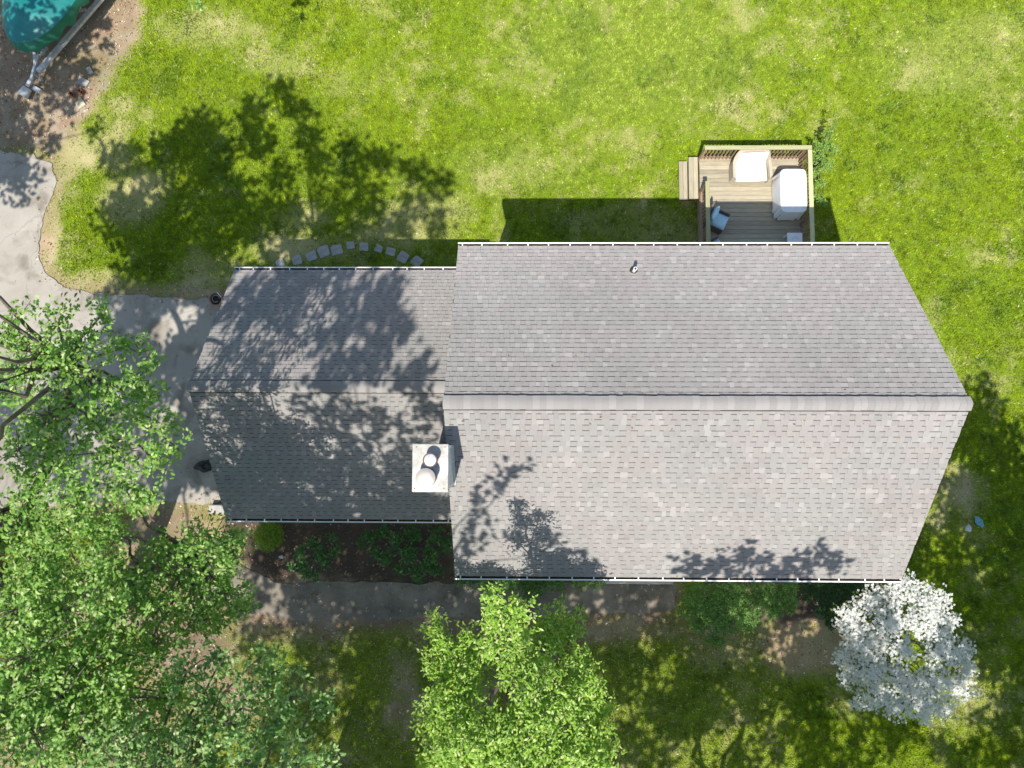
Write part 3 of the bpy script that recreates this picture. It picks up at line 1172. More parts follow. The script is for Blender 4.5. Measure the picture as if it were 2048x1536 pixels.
# chimney chase on the west gable, through both roofs
cx0, cx1, cy0, cy1, czt = -2.262, -1.526, -1.118, -.142, 8.90
chim = MB().box(cx0 + .045, cx1 - .045, cy0 + .045, cy1 - .045, 2.2, czt - .02).build('chimney_chase', M_SIDING, house)
for (xx, yy) in ((cx0 + .045, cy0 + .045), (cx1 - .045, cy0 + .045), (cx0 + .045, cy1 - .045), (cx1 - .045, cy1 - .045)):
    MB().box(xx - .055 if xx > -1.8 else xx - .012, xx + .012 if xx > -1.8 else xx + .055, yy - .012 if yy < -.6 else yy - .055, yy + .055 if yy < -.6 else yy + .012, 3.0, czt - .04).build('corner_board', M_TRIM, chim)
cap = MB()
cap.bev(cx0, cx1, cy0, cy1, czt - .07, czt, .012)
capo = cap.build('chimney_cap', None or M_METALW, chim)
M_CAPRUST = mat_basic('rusty_water_stain', (0.50, 0.42, 0.30), 0.6, var=0.3, scale=7)
for (px, py) in ((833, 894), (890, 894), (829, 977), (888, 977)):
    q = at(px, py, czt)
    MB().lathe((q[0], q[1], czt - .001), [(.012, 0), (.012, .006), (.006, .010)], 8).build('bolt', M_RUST, capo)
q1 = at(860, 920, 9.16)
f1 = MB().lathe((q1[0], q1[1], czt), [(.13, -.01), (.13, .05), (.130, .06), (.130, .21), (.145, .215), (.145, .26), (.130, .262), (.128, .245), (.02, .235)], 28).build('flue_pipe', [M_RUST], chim, True)
MB().lathe((q1[0], q1[1], czt + .246), [(.124, 0), (.118, .010), (.06, .022), (.01, .026)], 28).build('flue_lid', M_GALV, f1, True)
q2 = at(851, 956, 9.20)
f2 = MB().lathe((q2[0], q2[1], czt), [(.17, -.01), (.17, .05), (.188, .06), (.188, .30)], 28).build('flue_pipe', M_RUST, chim, True)
MB().lathe((q2[0], q2[1], czt + .30), [(.155, -.02), (.196, -.006), (.198, .004), (.190, .012), (.10, .026), (.01, .032)], 32).build('flue_lid', M_STEEL, f2, True)
# flashing where the chase meets the main roof
fl = MB()
for (a, b_) in (((cx1 - .01, cy0 + .03), (cx1 - .01, cy1 - .03)),):
    za = HE + (HALF - abs(a[1] - Y0)) * SL
    zb = HE + (HALF - abs(b_[1] - Y0)) * SL
    fl.obox((a[0] - .03, a[1], za + .03), (b_[0] - .03, b_[1], zb + .03), .10, .012)
fl.build('flashing', M_GALV, chim)

# plumbing vent on the north slope
vb = at(1268, 541, 0)
yv = 4.05
for _ in range(30):
    zv = HE + (HALF - abs(yv - Y0)) * SL
    q = at(1267, 543, zv)
    yv = q[1]
vx, vy, vz = q[0], yv, zv
vent = MB().tube([(vx, vy, vz - .1), (vx, vy, vz + .30)], [.045, .045], 16).build('vent_pipe', M_PVC, house, True)
MB().tube([(vx, vy, vz + .301), (vx, vy, vz + .303)], [.030, .030], 12).build('vent_opening', M_RUBBER, vent)
MB().lathe((vx, vy, vz), [(.11, -.06), (.10, .02), (.06, .06), (.047, .075)], 18).build('vent_boot', M_RUBBER, vent, True)

# front landing
st = MB().bev(at(1205, 1165, .2)[0], at(1347, 1165, .2)[0], at(1300, 1168.5, .2)[1], my0 - .004, -.05, .20, .012)
tag(st.build('concrete_step', M_CONC), 'pale concrete front step showing under the main gutter', 'step')

# ------------------------------------------------------------------ deck
deck = empty('deck', (DECK[0], DECK[2], 0))
tag(deck, 'wooden deck with railings and two steps behind the house', 'deck')
dx0, dx1, dy0, dy1 = DECK


def dchild(mb, name, mat, parent=None):
    o = mb.build(name, mat, parent or deck)
    if parent is None:
        o.location = (-DECK[0], -DECK[2], 0)
    return o


nb = int(round((dy1 - dy0) / .146))
bw = (dy1 - dy0) / nb
rngd = random.Random(2)
for i in range(nb):
    y = dy1 - (i + 1) * bw
    e = rngd.uniform(-.006, .006)
    zz = rngd.uniform(-.002, .002)
    dchild(MB().bev(dx0 + .02 + e, dx1 - .02 + e, y + .0035, y + bw - .0035, DECK_Z - .035, DECK_Z + zz, .004), 'deck_board', M_DECKX)
dchild(MB().box(dx0 + .05, dx0 + .088, dy0, dy1 - .05, .05, DECK_Z - .037).box(dx1 - .088, dx1 - .05, dy0, dy1 - .05, .05, DECK_Z - .037)
       .box(dx0 + .09, dx1 - .09, dy1 - .088, dy1 - .05, .05, DECK_Z - .037), 'deck_frame', M_BAL)
ly_end = at(1415, 362, RAIL_Z)[1]
lx = dx0 + .045
rx = dx1 - .045
nyr = dy1 - .045
railN = dchild(MB().bev(dx0 - .02, dx1 + .02, nyr - .066, nyr + .066, RAIL_Z - .038, RAIL_Z, .006), 'top_rail', M_CAPX)
railE = dchild(MB().bev(rx - .066, rx + .066, dy0 + .02, nyr - .078, RAIL_Z - .038, RAIL_Z, .006), 'top_rail', M_CAPY)
railW = dchild(MB().bev(lx - .066, lx + .066, dy0 + .02, ly_end, RAIL_Z - .038, RAIL_Z, .006), 'top_rail', M_CAPY)
for (a, b_) in (((dx0 + .1, nyr), (dx1 - .1, nyr)), ((rx, dy0 + .05), (rx, nyr - .06)), ((lx, dy0 + .05), (lx, ly_end - .1))):
    for zz in (DECK_Z + .09, RAIL_Z - .09):
        dchild(MB().obox((a[0], a[1], zz), (b_[0], b_[1], zz), .036, .085), 'rail', M_BAL)
for (xx, yy) in ((lx, nyr), ((lx + rx) / 2, nyr), (rx, nyr), (rx, (dy0 + nyr) / 2), (rx, dy0 + .1), (lx, ly_end - .06), (lx, dy0 + .1)):
    dchild(MB().box(xx - .044, xx + .044, yy - .044, yy + .044, 0, RAIL_Z - .039), 'post', M_BAL)
bal_me = None


def balusters(p, q, inward):
    global bal_me
    n = int(math.hypot(q[0] - p[0], q[1] - p[1]) / .118)
    for i in range(1, n):
        t = i / n
        xx, yy = p[0] + (q[0] - p[0]) * t + inward[0] * .036, p[1] + (q[1] - p[1]) * t + inward[1] * .036
        if bal_me is None:
            o = MB().box(-.017, .017, -.017, .017, DECK_Z + .03, RAIL_Z - .04).build('baluster', M_BAL, deck)
            bal_me = o.data
        else:
            o = link('baluster', bal_me, deck)
        o.location = (xx - DECK[0], yy - DECK[2], 0)


balusters((dx0 + .05, nyr), (dx1 - .05, nyr), (0, -1))
balusters((rx, dy0 + .08), (rx, nyr - .03), (-1, 0))
balusters((lx, dy0 + .08), (lx, ly_end - .06), (1, 0))
sy0, sy1 = at(1390, 397, .37)[1], at(1390, 314, .37)[1]
for k, (xa, xb, z) in enumerate(((dx0 - .29, dx0 + .015, .37), (dx0 - .575, dx0 - .295, .185))):
    for j in range(2):
        w = (xb - xa) / 2
        dchild(MB().bev(xa + j * w + .003, xa + (j + 1) * w - .003, sy0 + .02 * k, sy1 - .07 * k, z - .04, z, .004), 'step_tread', M_DECKY)
    dchild(MB().box(xa + .02, xb - .02, sy0 + .05, sy0 + .09, -.05, z - .041).box(xa + .02, xb - .02, sy1 - .16, sy1 - .12, -.05, z - .041)
           .box(xa + .022, xa + .045, sy0 + .1, sy1 - .17, 0, z - .042), 'step_riser', M_BAL)


# ------------------------------------------------------------------ deck furniture
def cushion(mb, x0, x1, y0, y1, z0, z1, puff=.03, n=10):
    """soft rounded slab"""
    vs, fs = [], []
    for side in (1, -1):
        for j in range(n + 1):
            for i in range(n + 1):
                u, v = -1 + 2 * i / n, -1 + 2 * j / n
                e = (1 - abs(u) ** 5) * (1 - abs(v) ** 5)
                h = (z1 - z0) / 2
                z = (z0 + z1) / 2 + side * (h * .55 * min(1, e * 3) ** .5 + (h * .45 + puff) * e)
                s = 1 - .04 * (abs(u * v)) ** 3
                vs.append(((x0 + x1) / 2 + u * s * (x1 - x0) / 2, (y0 + y1) / 2 + v * s * (y1 - y0) / 2, z))
    m = (n + 1) ** 2
    for b, flip in ((0, False), (m, True)):
        for j in range(n):
            for i in range(n):
                q = (b + j * (n + 1) + i, b + j * (n + 1) + i + 1, b + (j + 1) * (n + 1) + i + 1, b + (j + 1) * (n + 1) + i)
                fs.append(q[::-1] if flip else q)
    mb.add(vs, fs)
    return mb


def place(o, p, rz=0):
    o.location = tuple(map(float, p))
    o.rotation_euler = (0, 0, rz)


# armchair: local +x is the way it faces
def armchair(name, label, pos, rz, group):
    t = empty(name, pos, rz)
    t.scale = (.86, .86, .95)
    tag(t, label, 'chair', group)
    MB().bev(-.32, .30, -.33, .33, .12, .30, .02).build('seat_frame', M_WICKD, t)
    for s in (-1, 1):
        MB().bev(-.34, .31, s * .335 - .022, s * .335 + .022, .08, .52, .01).build('arm', M_WICKD, t)
    b = MB()
    vs = []
    for z, x in ((.10, -.30), (.86, -.44)):
        for dxx in (0, -.06):
            for yy in (-.40, .40):
                vs.append((x + dxx, yy * (1 if z < .5 else .92), z))
    b.add(vs, [(0, 1, 5, 4), (2, 6, 7, 3), (0, 4, 6, 2), (1, 3, 7, 5), (4, 5, 7, 6), (0, 2, 3, 1)])
    b.build('backrest', M_WICKD, t)
    for xx in (-.30, .27):
        for yy in (-.35, .35):
            MB().tube([(xx, yy, 0), (xx, yy, .12)], [.022, .026], 8).build('leg', M_WICKD, t)
    cushion(MB(), -.24, .33, -.295, .295, .29, .43).build('seat_cushion', M_BLUE, t, True)
    c = cushion(MB(), -.27, .27, -.29, .29, -.055, .055, .04).build('back_cushion', M_BLUE, t, True)
    c.location = (-.285, 0, .66)
    c.rotation_euler = (0, math.radians(-79), 0)
    return t


pc = at(1437, 440, DECK_Z + .4)
armchair('armchair', 'dark wicker armchair with blue cushions on the shaded deck, fully in view', (pc[0], pc[1], DECK_Z), math.radians(-26), 'wicker armchairs on the deck')
pc = at(1430, 497, DECK_Z + .4)
armchair('armchair', 'dark wicker armchair with blue cushion mostly hidden under the roof eave', (pc[0], pc[1], DECK_Z), math.radians(28), 'wicker armchairs on the deck')

# low white table by the right railing
pt = at(1590, 480, DECK_Z + .45)
t = empty('side_table', (pt[0], pt[1], DECK_Z))
tag(t, 'small square white side table half under the eave by the deck railing', 'table')
MB().bev(-.24, .24, -.24, .24, .42, .45, .01).build('table_top', M_PVC, t)
for s1 in (-1, 1):
    for s2 in (-1, 1):
        MB().box(s1 * .20 - .02, s1 * .20 + .02, s2 * .20 - .02, s2 * .20 + .02, 0, .419).build('leg', M_PVC, t)
tray = MB()
tray.tube([(-.11 + .22 * k / 8, .03 + .07 * math.sin(math.pi * k / 8), .462) for k in range(9)], [.012] * 9, 8)
tg = tray.build('tray_handle', M_BLUE)
tg.location = (pt[0], pt[1], DECK_Z)
tag(tg, 'curved blue bar lying on the small white side table', 'handle')

# wide wicker seat with a white cushion, back to the north rail
ps = at(1503, 335, DECK_Z + .42)
t = empty('loveseat', (ps[0], ps[1], DECK_Z), math.radians(2))
tag(t, 'wide tan wicker seat with a big white cushion near the north railing', 'loveseat')
MB().bev(-.54, .54, -.40, .34, .10, .30, .03).build('seat_frame', M_WICKER, t)
b = MB()
prof = []
K = 22
for k in range(K + 1):
    a = math.pi * k / K
    ex, ey = math.cos(a), math.sin(a)
    x = .60 * np.sign(ex) * abs(ex) ** .45
    y = -.36 + .80 * abs(ey) ** .5
    h = .52 + .26 * sstep(.35, .95, ey)
    prof.append((x, y, float(h)))
vs, fs = [], []
for (x, y, h) in prof:
    s = .86
    vs += [(x * 1.04, y + .03, .05), (x * 1.05, y + .05, h), (x * .90, y - .045, h), (x * .9, y - .06, .05)]
for k in range(K):
    o = 4 * k
    for j in range(4):
        fs.append((o + j, o + (j + 1) % 4, o + 4 + (j + 1) % 4, o + 4 + j))
fs += [(3, 2, 1, 0), (4 * K, 4 * K + 1, 4 * K + 2, 4 * K + 3)]
b.add(vs, fs)
b.build('backrest', M_WICKER, t, True)
cushion(MB(), -.50, .50, -.44, .33, .28, .43, .03, 14).build('seat_cushion', M_CUSHW, t, True)
c = cushion(MB(), -.48, .48, -.20, .20, -.06, .06, .05, 12).build('back_cushion', M_CUSHW, t, True)
c.location = (0, .27, .60)
c.rotation_euler = (math.radians(70), 0, 0)
for xx in (-.47, .47):
    MB().tube([(xx, -.32, 0), (xx, -.32, .11)], [.025, .03], 8).build('leg', M_WICKER, t)

# table hidden under a fitted white cover
pa, pb = at(1560, 338, DECK_Z + .72), at(1615, 424, DECK_Z + .72)
tcx, tcy = (pa[0] + pb[0]) / 2, (pa[1] + pb[1]) / 2
hw, hl = (pb[0] - pa[0]) / 2, (pa[1] - pb[1]) / 2
t = empty('covered_table', (tcx, tcy, DECK_Z))
tag(t, 'long patio table under a draped white cloth cover beside the right deck railing', 'table')
NR, NZ = 96, 9
vs, fs = [], []
for j in range(NZ + 1):
    q = j / NZ
    z = .72 - .66 * q
    for k in range(NR):
        a = 2 * math.pi * k / NR
        ex, ey = math.cos(a), math.sin(a)
        x = hw * np.sign(ex) * abs(ex) ** .32
        y = hl * np.sign(ey) * abs(ey) ** .26
        fold = (.018 * math.sin(a * 17 + 1.3) + .02 * math.sin(a * 9 + 4) + .012 * math.sin(a * 29)) * q ** .8
        fl_ = 1 + .07 * q
        r = math.hypot(x, y)
        vs.append((x * fl_ + fold * x / r, y * fl_ + fold * y / r, z - (.012 * math.sin(a * 9 + 4)) * q))
for j in range(NZ):
    for k in range(NR):
        k2 = (k + 1) % NR
        fs.append((j * NR + k, (j + 1) * NR + k, (j + 1) * NR + k2, j * NR + k2))
rings = 5
base = 0
prev = list(range(NR))
for r in range(1, rings):
    s = 1 - r / rings
    st_ = len(vs)
    for k in range(NR):
        x, y, z = vs[k]
        vs.append((x * s, y * s, .72 + .018 * min(1, r / 1.5) - .006 * math.sin(x * 9 + y * 5) * s))
    cur = list(range(st_, st_ + NR))
    for k in range(NR):
        k2 = (k + 1) % NR
        fs.append((prev[k], prev[k2], cur[k2], cur[k]))
    prev = cur
fs.append(tuple(prev))
MB().add(vs, fs).build('cover', M_WHITEC, t, True)
for s1 in (-1, 1):
    for s2 in (-1, 1):
        MB().box(s1 * (hw - .1) - .03, s1 * (hw - .1) + .03, s2 * (hl - .1) - .03, s2 * (hl - .1) + .03, 0, .69).build('leg', M_WICKD, t)

# ------------------------------------------------------------------ leaves, trees and shrubs
def leaf_oak():
    st = [(0, .012), (.14, .035), (.22, .17), (.32, .08), (.44, .27), (.55, .11), (.68, .29), (.79, .12), (.89, .15), (1.0, .015)]
    V, F = [], []
    for (x, w) in st:
        V += [(x, -w, .10 * math.sin(x * 2.6) - .12 * x * x + w * .18), (x, w, .10 * math.sin(x * 2.6) - .12 * x * x + w * .18)]
    for i in range(len(st) - 1):
        F.append((2 * i, 2 * i + 2, 2 * i + 3, 2 * i + 1))
    return np.array(V), np.array(F)


def leaf_lance(w=.14):
    st = [(0, .02), (.3, w), (.65, w * .85), (1.0, .01)]
    V, F = [], []
    for (x, ww) in st:
        V += [(x, -ww, .05 * math.sin(x * 3) + ww * .3 - .1 * x * x), (x, ww, .05 * math.sin(x * 3) + ww * .3 - .1 * x * x)]
    for i in range(len(st) - 1):
        F.append((2 * i, 2 * i + 2, 2 * i + 3, 2 * i + 1))
    return np.array(V), np.array(F)


def leaf_quad(w=.3):
    return np.array([(0, 0, 0), (.45, -w, .06), (1, 0, -.04), (.45, w, .06)]), np.array([(0, 1, 2, 3)])


def leaf_petals():
    V, F = [], []
    for k in range(4):
        a = math.pi / 2 * k
        c, s = math.cos(a), math.sin(a)
        for (x, y, z) in ((.05, 0, 0), (.6, -.36, .10), (1.0, 0, .16), (.6, .36, .10)):
            V.append((x * c - y * s, x * s + y * c, z))
        F.append((4 * k, 4 * k + 1, 4 * k + 2, 4 * k + 3))
    return np.array(V), np.array(F)


def unit(a):
    return a / (np.linalg.norm(a, axis=-1, keepdims=True) + 1e-9)


def place_leaves(tmpl, pos, dirv, nor, size, col):
    """one copy of the template for every row"""
    TV, TF = tmpl
    n, k = len(pos), len(TV)
    d = unit(dirv)
    b = unit(np.cross(nor, d))
    nn = np.cross(d, b)
    V = pos[:, None, :] + size[:, None, None] * (TV[None, :, 0:1] * d[:, None, :] + TV[None, :, 1:2] * b[:, None, :] + TV[None, :, 2:3] * nn[:, None, :])
    F = (TF[None, :, :] + (np.arange(n) * k)[:, None, None]).reshape(-1, TF.shape[1])
    C = np.repeat(col, k, axis=0)
    return V.reshape(-1, 3), F, C


def rosettes(centers, per, rng, size, spread=.75, up=.35, jitter=.05, sz_var=.3):
    """leaves spraying out from each centre"""
    n = len(centers)
    c = np.repeat(centers, per, axis=0)
    m = n * per
    a = rng.random(m) * 2 * math.pi
    tilt = (rng.random(m) - .35) * spread
    d = np.stack([np.cos(a) * np.cos(tilt), np.sin(a) * np.cos(tilt), np.sin(tilt)], 1)
    nor = unit(np.stack([rng.normal(0, up, m), rng.normal(0, up, m), np.ones(m)], 1))
    pos = c + d * (size * .12) + rng.normal(0, jitter, (m, 3)) * np.array([1, 1, .6])
    sz = size * (1 - sz_var + 2 * sz_var * rng.random(m))
    return pos, d, nor, sz


def spray_points(clumps, dens, rng, hub):
    """like clump_points, but with a loose rim and drawn out away from the hub"""
    out = []
    for (x, y, z, r, rz) in clumps:
        n = max(3, int(dens * math.pi * r * r))
        d = np.array([x - hub[0], y - hub[1]])
        d = d / (np.linalg.norm(d) + 1e-6)
        ang = rng.normal(0, .5)
        d = np.array([d[0] * math.cos(ang) - d[1] * math.sin(ang), d[0] * math.sin(ang) + d[1] * math.cos(ang)])
        u = np.clip(rng.normal(0, .62, n), -1.5, 1.5) * r * 1.0
        v = np.clip(rng.normal(0, .44, n), -1.2, 1.2) * r
        w = rng.normal(0, .5, n) * rz - .25 * (u / r) ** 2 * rz
        out.append(np.stack([x + d[0] * u - d[1] * v, y + d[1] * u + d[0] * v, z + w], 1))
    return np.concatenate(out)


def clump_points(clumps, dens, rng, shell=.55):
    """clumps: (x,y,z,rx,rz); dens: centres per square metre of plan"""
    out = []
    for (x, y, z, r, rz) in clumps:
        n = max(3, int(dens * math.pi * r * r))
        d = unit(rng.normal(0, 1, (n, 3)))
        d[:, 2] = np.abs(d[:, 2]) * np.where(rng.random(n) < .72, 1, -1)
        rad = rng.random(n) ** shell
        out.append(np.stack([x + d[:, 0] * rad * r, y + d[:, 1] * rad * r, z + d[:, 2] * rad * rz], 1))
    return np.concatenate(out)


def palette(n, rng, cols, wts, lum=.18):
    cols = np.array(cols)
    i = rng.choice(len(cols), n, p=np.array(wts) / sum(wts))
    return cols[i] * (1 - lum + 2 * lum * rng.random(n))[:, None]


OAKC = [(.17, .34, .062), (.23, .41, .080), (.33, .49, .12), (.52, .62, .28), (.115, .26, .055)]
OAKW = [3, 4, 3, 1.3, 1.5]


def limb(mb, p, q, r0, r1, rng, sag=.15, n=7, seg=8):
    p, q = np.array(p, float), np.array(q, float)
    L = np.linalg.norm(q - p)
    pts, rad = [], []
    w = rng.normal(0, L * .035, (n + 1, 3))
    for i in range(n + 1):
        t = i / n
        c = p + (q - p) * t
        c = c + np.array([0, 0, sag * L * math.sin(math.pi * t) * .5]) + w[i] * math.sin(math.pi * t)
        pts.append(c)
        rad.append(r0 + (r1 - r0) * t ** .8)
    mb.tube(pts, rad, seg, cap=False)
    return pts


def tree(name, label, cat, base, forks, clumps, far_clumps, rng, dens, per, lsize, cols, wts, tmpl, mat=None, trunk_r=.3, group=None, bark=None, twig=True,
         far_dens=13.0, far_size=.24, trunk_path=None, twig_r=.012, lum=.18):
    """trunk and limbs as one mesh, crown as another"""
    root = empty(name, base)
    tag(root, label, cat, group)
    base = np.array(base, float)
    mb = MB()
    tp = [np.array(p, float) for p in (trunk_path or [base + (0, 0, -.15), base + (.05, .03, 1.5), base + (.0, .1, 3.2)])]
    rr = [trunk_r * (1.35 if i == 0 else 1 - .12 * i) for i in range(len(tp))]
    mb.tube(tp, rr, 12, cap=False)
    top = tp[-1]
    nodes = []
    for f in forks:
        pts = limb(mb, top - (0, 0, .2), f, rr[-1] * .72, trunk_r * .22, rng, .12, 9, 9)
        nodes += pts[3:]
    nodes = np.array(nodes)
    allc = list(clumps) + list(far_clumps)
    for c in allc:
        P = np.array(c[:3])
        d = np.linalg.norm(nodes - P, axis=1) + np.maximum(0, nodes[:, 2] - P[2] - .3) * 1.5
        s = nodes[np.argmin(d)]
        limb(mb, s, P - np.array([0, 0, c[4] * .3]), trunk_r * .13 + .01, .014, rng, .10, 5, 6)
    pts = spray_points(clumps, dens, rng, base) if clumps else np.zeros((0, 3))
    if twig and len(pts):
        k = 0
        for c in clumps:
            n = max(3, int(dens * math.pi * c[3] * c[3]))
            sub = pts[k:k + n]
            k += n
            for p in sub[::4]:
                mb.tube([np.array(c[:3]) - (0, 0, c[4] * .3), (np.array(c[:3]) + p) / 2 + rng.normal(0, .04, 3), p], [twig_r, twig_r * .8, twig_r * .45], 4, cap=False)
    t = mb.build('trunk', bark or M_BARK, root, True)
    t.location = tuple(-base)
    VV, FF, CC, off = [], [], [], 0
    if len(pts):
        pos, d, nor, sz = rosettes(pts, per, rng, lsize)
        col = palette(len(pos), rng, cols, wts, lum)
        V, F, C = place_leaves(tmpl, pos, d, nor, sz, col)
        VV.append(V), FF.append(F), CC.append(C)
        off += len(V)
    me1 = None
    if VV:
        o = link('crown', mesh_np('crown', np.concatenate(VV), np.concatenate(FF), mat or M_LEAF, np.concatenate(CC)), root)
        o.location = tuple(-base)
    if far_clumps:
        fp = clump_points(far_clumps, far_dens, rng, .45)
        pos, d, nor, sz = rosettes(fp, 5, rng, far_size, .9, .4, .10)
        fx_, fy_ = to_px(pos)
        out_ = ~((fx_ > -35) & (fx_ < 2083) & (fy_ > -35) & (fy_ < 1571))
        pos, d, nor, sz = pos[out_], d[out_], nor[out_], sz[out_]
        col = palette(len(pos), rng, cols, wts, lum)
        V, F, C = place_leaves(leaf_quad(.32), pos, d, nor, sz, col)
        o = link('crown', mesh_np('crown', V, F, mat or M_LEAF, C), root)
        o.location = tuple(-base)
    return root


def in_frame(P, m=60):
    x, y = to_px(P)
    return -m < x < 2048 + m and -m < y < 1536 + m


def crown_fill(center, radii, n, rng, r=.95, shell=.4, allow=None, m=90, reject=None):
    """clump centres through an ellipsoid, only where the picture does not look"""
    out = []
    tries = 0
    while len(out) < n and tries < n * 30:
        tries += 1
        d = unit(rng.normal(0, 1, 3))
        q = np.array(center) + d * np.array(radii) * rng.random() ** shell
        if in_frame(q, m + r * 110):
            continue
        if reject and reject(q):
            continue
        out.append((q[0], q[1], q[2], r * (.7 + .6 * rng.random()), r * .5))
    return out


OAK_PX = [(30, 655, 11.2, .42), (112, 650, 11.0, .36), (200, 628, 11.0, .26), (150, 690, 11.2, .40), (255, 695, 10.8, .36), (90, 715, 11.4, .5), (20, 760, 11.4, .5), (170, 765, 11.2, .5), (265, 765, 10.8, .42),
          (325, 850, 10.4, .30), (210, 830, 11.0, .5), (90, 830, 11.3, .55), (290, 800, 10.6, .36), (345, 890, 10.2, .3), (310, 925, 10.2, .34), (230, 905, 10.6, .5), (120, 915, 11, .55), (30, 900, 11.2, .5),
          (60, 985, 10.8, .5), (160, 985, 10.6, .5), (250, 985, 10.2, .44), (30, 1060, 10.8, .55), (130, 1065, 10.6, .5), (215, 1060, 10.2, .36), (285, 1000, 10.0, .3),
          (70, 1140, 10.8, .6), (180, 1150, 10.6, .55), (270, 1170, 9.8, .45), (330, 1110, 9.4, .42), (395, 1095, 9.0, .40), (450, 1085, 8.8, .32), (440, 1130, 8.8, .4), (380, 1165, 9.0, .5), (440, 1190, 8.8, .42),
          (310, 1215, 9.6, .5), (400, 1240, 9.0, .46), (478, 1222, 8.6, .24), (220, 1235, 10.6, .55), (110, 1230, 11, .6), (30, 1220, 11.2, .6), (60, 1310, 11.4, .6), (160, 1320, 11, .55), (240, 1310, 10.4, .5),
          (300, 1290, 9.4, .40), (110, 1395, 11.4, .6), (210, 1400, 11, .55), (20, 1400, 11.8, .6), (60, 1475, 11.8, .65), (160, 1480, 11.4, .6), (260, 1470, 11, .6), (320, 1400, 10.4, .45)]
OAK2_PX = [(370, 1345, 10.6, .40), (440, 1320, 10.6, .34), (525, 1310, 10.4, .20), (545, 1345, 10.6, .30), (580, 1395, 10.8, .36), (640, 1405, 10.8, .30), (500, 1390, 10.8, .42), (430, 1400, 10.6, .40),
           (390, 1450, 10.8, .5), (470, 1455, 11, .45), (550, 1460, 11, .40), (600, 1505, 11.4, .36), (660, 1520, 11.4, .28), (500, 1515, 11.4, .5), (410, 1520, 11.2, .55), (320, 1520, 11.4, .55)  , (230, 1540, 11.6, .6)]


def px_clumps(L, flat=.55):
    out = []
    for (px, py, z, r) in L:
        q = at(px, py, z)
        out.append((q[0], q[1], z, r, r * flat))
    return out


def open_drive(q):
    """keeps the sunny drive sunny and does not stack boughs above the boughs in view"""
    g = q + SUNV * q[2]
    px, py = to_px(g)
    if px < 225 and 200 < py < 640:
        return True
    if px < 960 and py < 165:
        return True
    if 190 < px < 450 and 590 < py < 1010 and (math.sin(q[0] * 91.7 + q[1] * 37.3) > -.15):
        return True
    if over_light_tree(q):
        return True
    return q[2] > 11.3 and in_frame(q + SUNV * (q[2] - 10.8), 40)


def over_light_tree(q):
    p = q + SUNV * (q[2] - 8.8)
    return abs(p[0] + .1) < 2.4 and p[1] > -8.6


rng1 = np.random.default_rng(101)
far1 = crown_fill((-12.8, -2.4, 11.6), (7.6, 8.2, 2.8), 84, rng1, .9, reject=open_drive)
# boughs that throw the shade on the back lawn
for (px, py, h) in ((300, 350, 12.5), (350, 300, 13), (420, 260, 13), (500, 220, 13.5), (560, 190, 13.5), (600, 230, 13), (520, 290, 12.5), (430, 340, 12.5), (350, 400, 12.5), (300, 450, 12.5), (400, 440, 12.3),
                    (480, 380, 12.3), (560, 350, 12.3), (640, 330, 12.3), (700, 300, 13), (760, 320, 12.4), (830, 340, 12.4), (880, 380, 12.4), (820, 420, 12.4), (740, 400, 12.2), (660, 400, 12.2), (580, 430, 12.2), (250, 420, 12.5), (500, 470, 12.2), (870, 450, 12.4), (780, 470, 12.2),
                    (230, 320, 13), (700, 350, 12.6), (620, 290, 13)):
    while h < 17 and in_frame(at(px, py, 0) - SUNV * h, 150):
        h += .4
    q = at(px, py, 0) - SUNV * h
    if any(np.hypot(*((at(px, py, 0) - SUNV * c[2])[:2] - np.array(c[:2]))) < c[3] * .9 for c in px_clumps(OAK_PX)):
        continue
    far1.append((q[0], q[1], h, .58, .4))
tree('oak_tree', 'big oak with lobed green leaves reaching over the driveway on the left', 'tree', (-12.6, -4.6, 0),
     [(-10.2, -1.5, 9.6), (-9.0, -5.0, 9.6), (-14, 1.5, 11), (-16.5, -3, 11), (-13, -7.5, 11), (-8.8, 1.4, 9.8), (-12.5, -3, 13), (-7.0, -2.5, 8.2)],
     px_clumps(OAK_PX) + px_clumps([(px + 14, py - 10, z - 1.9, r * 1.05) for (px, py, z, r) in OAK_PX if py > 1040]), far1, rng1, 66, 7, .096, OAKC, OAKW, leaf_oak(), trunk_r=.36, far_dens=19,
     trunk_path=[(-12.6, -4.6, -.15), (-12.55, -4.55, 1.5), (-12.4, -4.4, 3.4), (-12.3, -4.3, 5.6)])

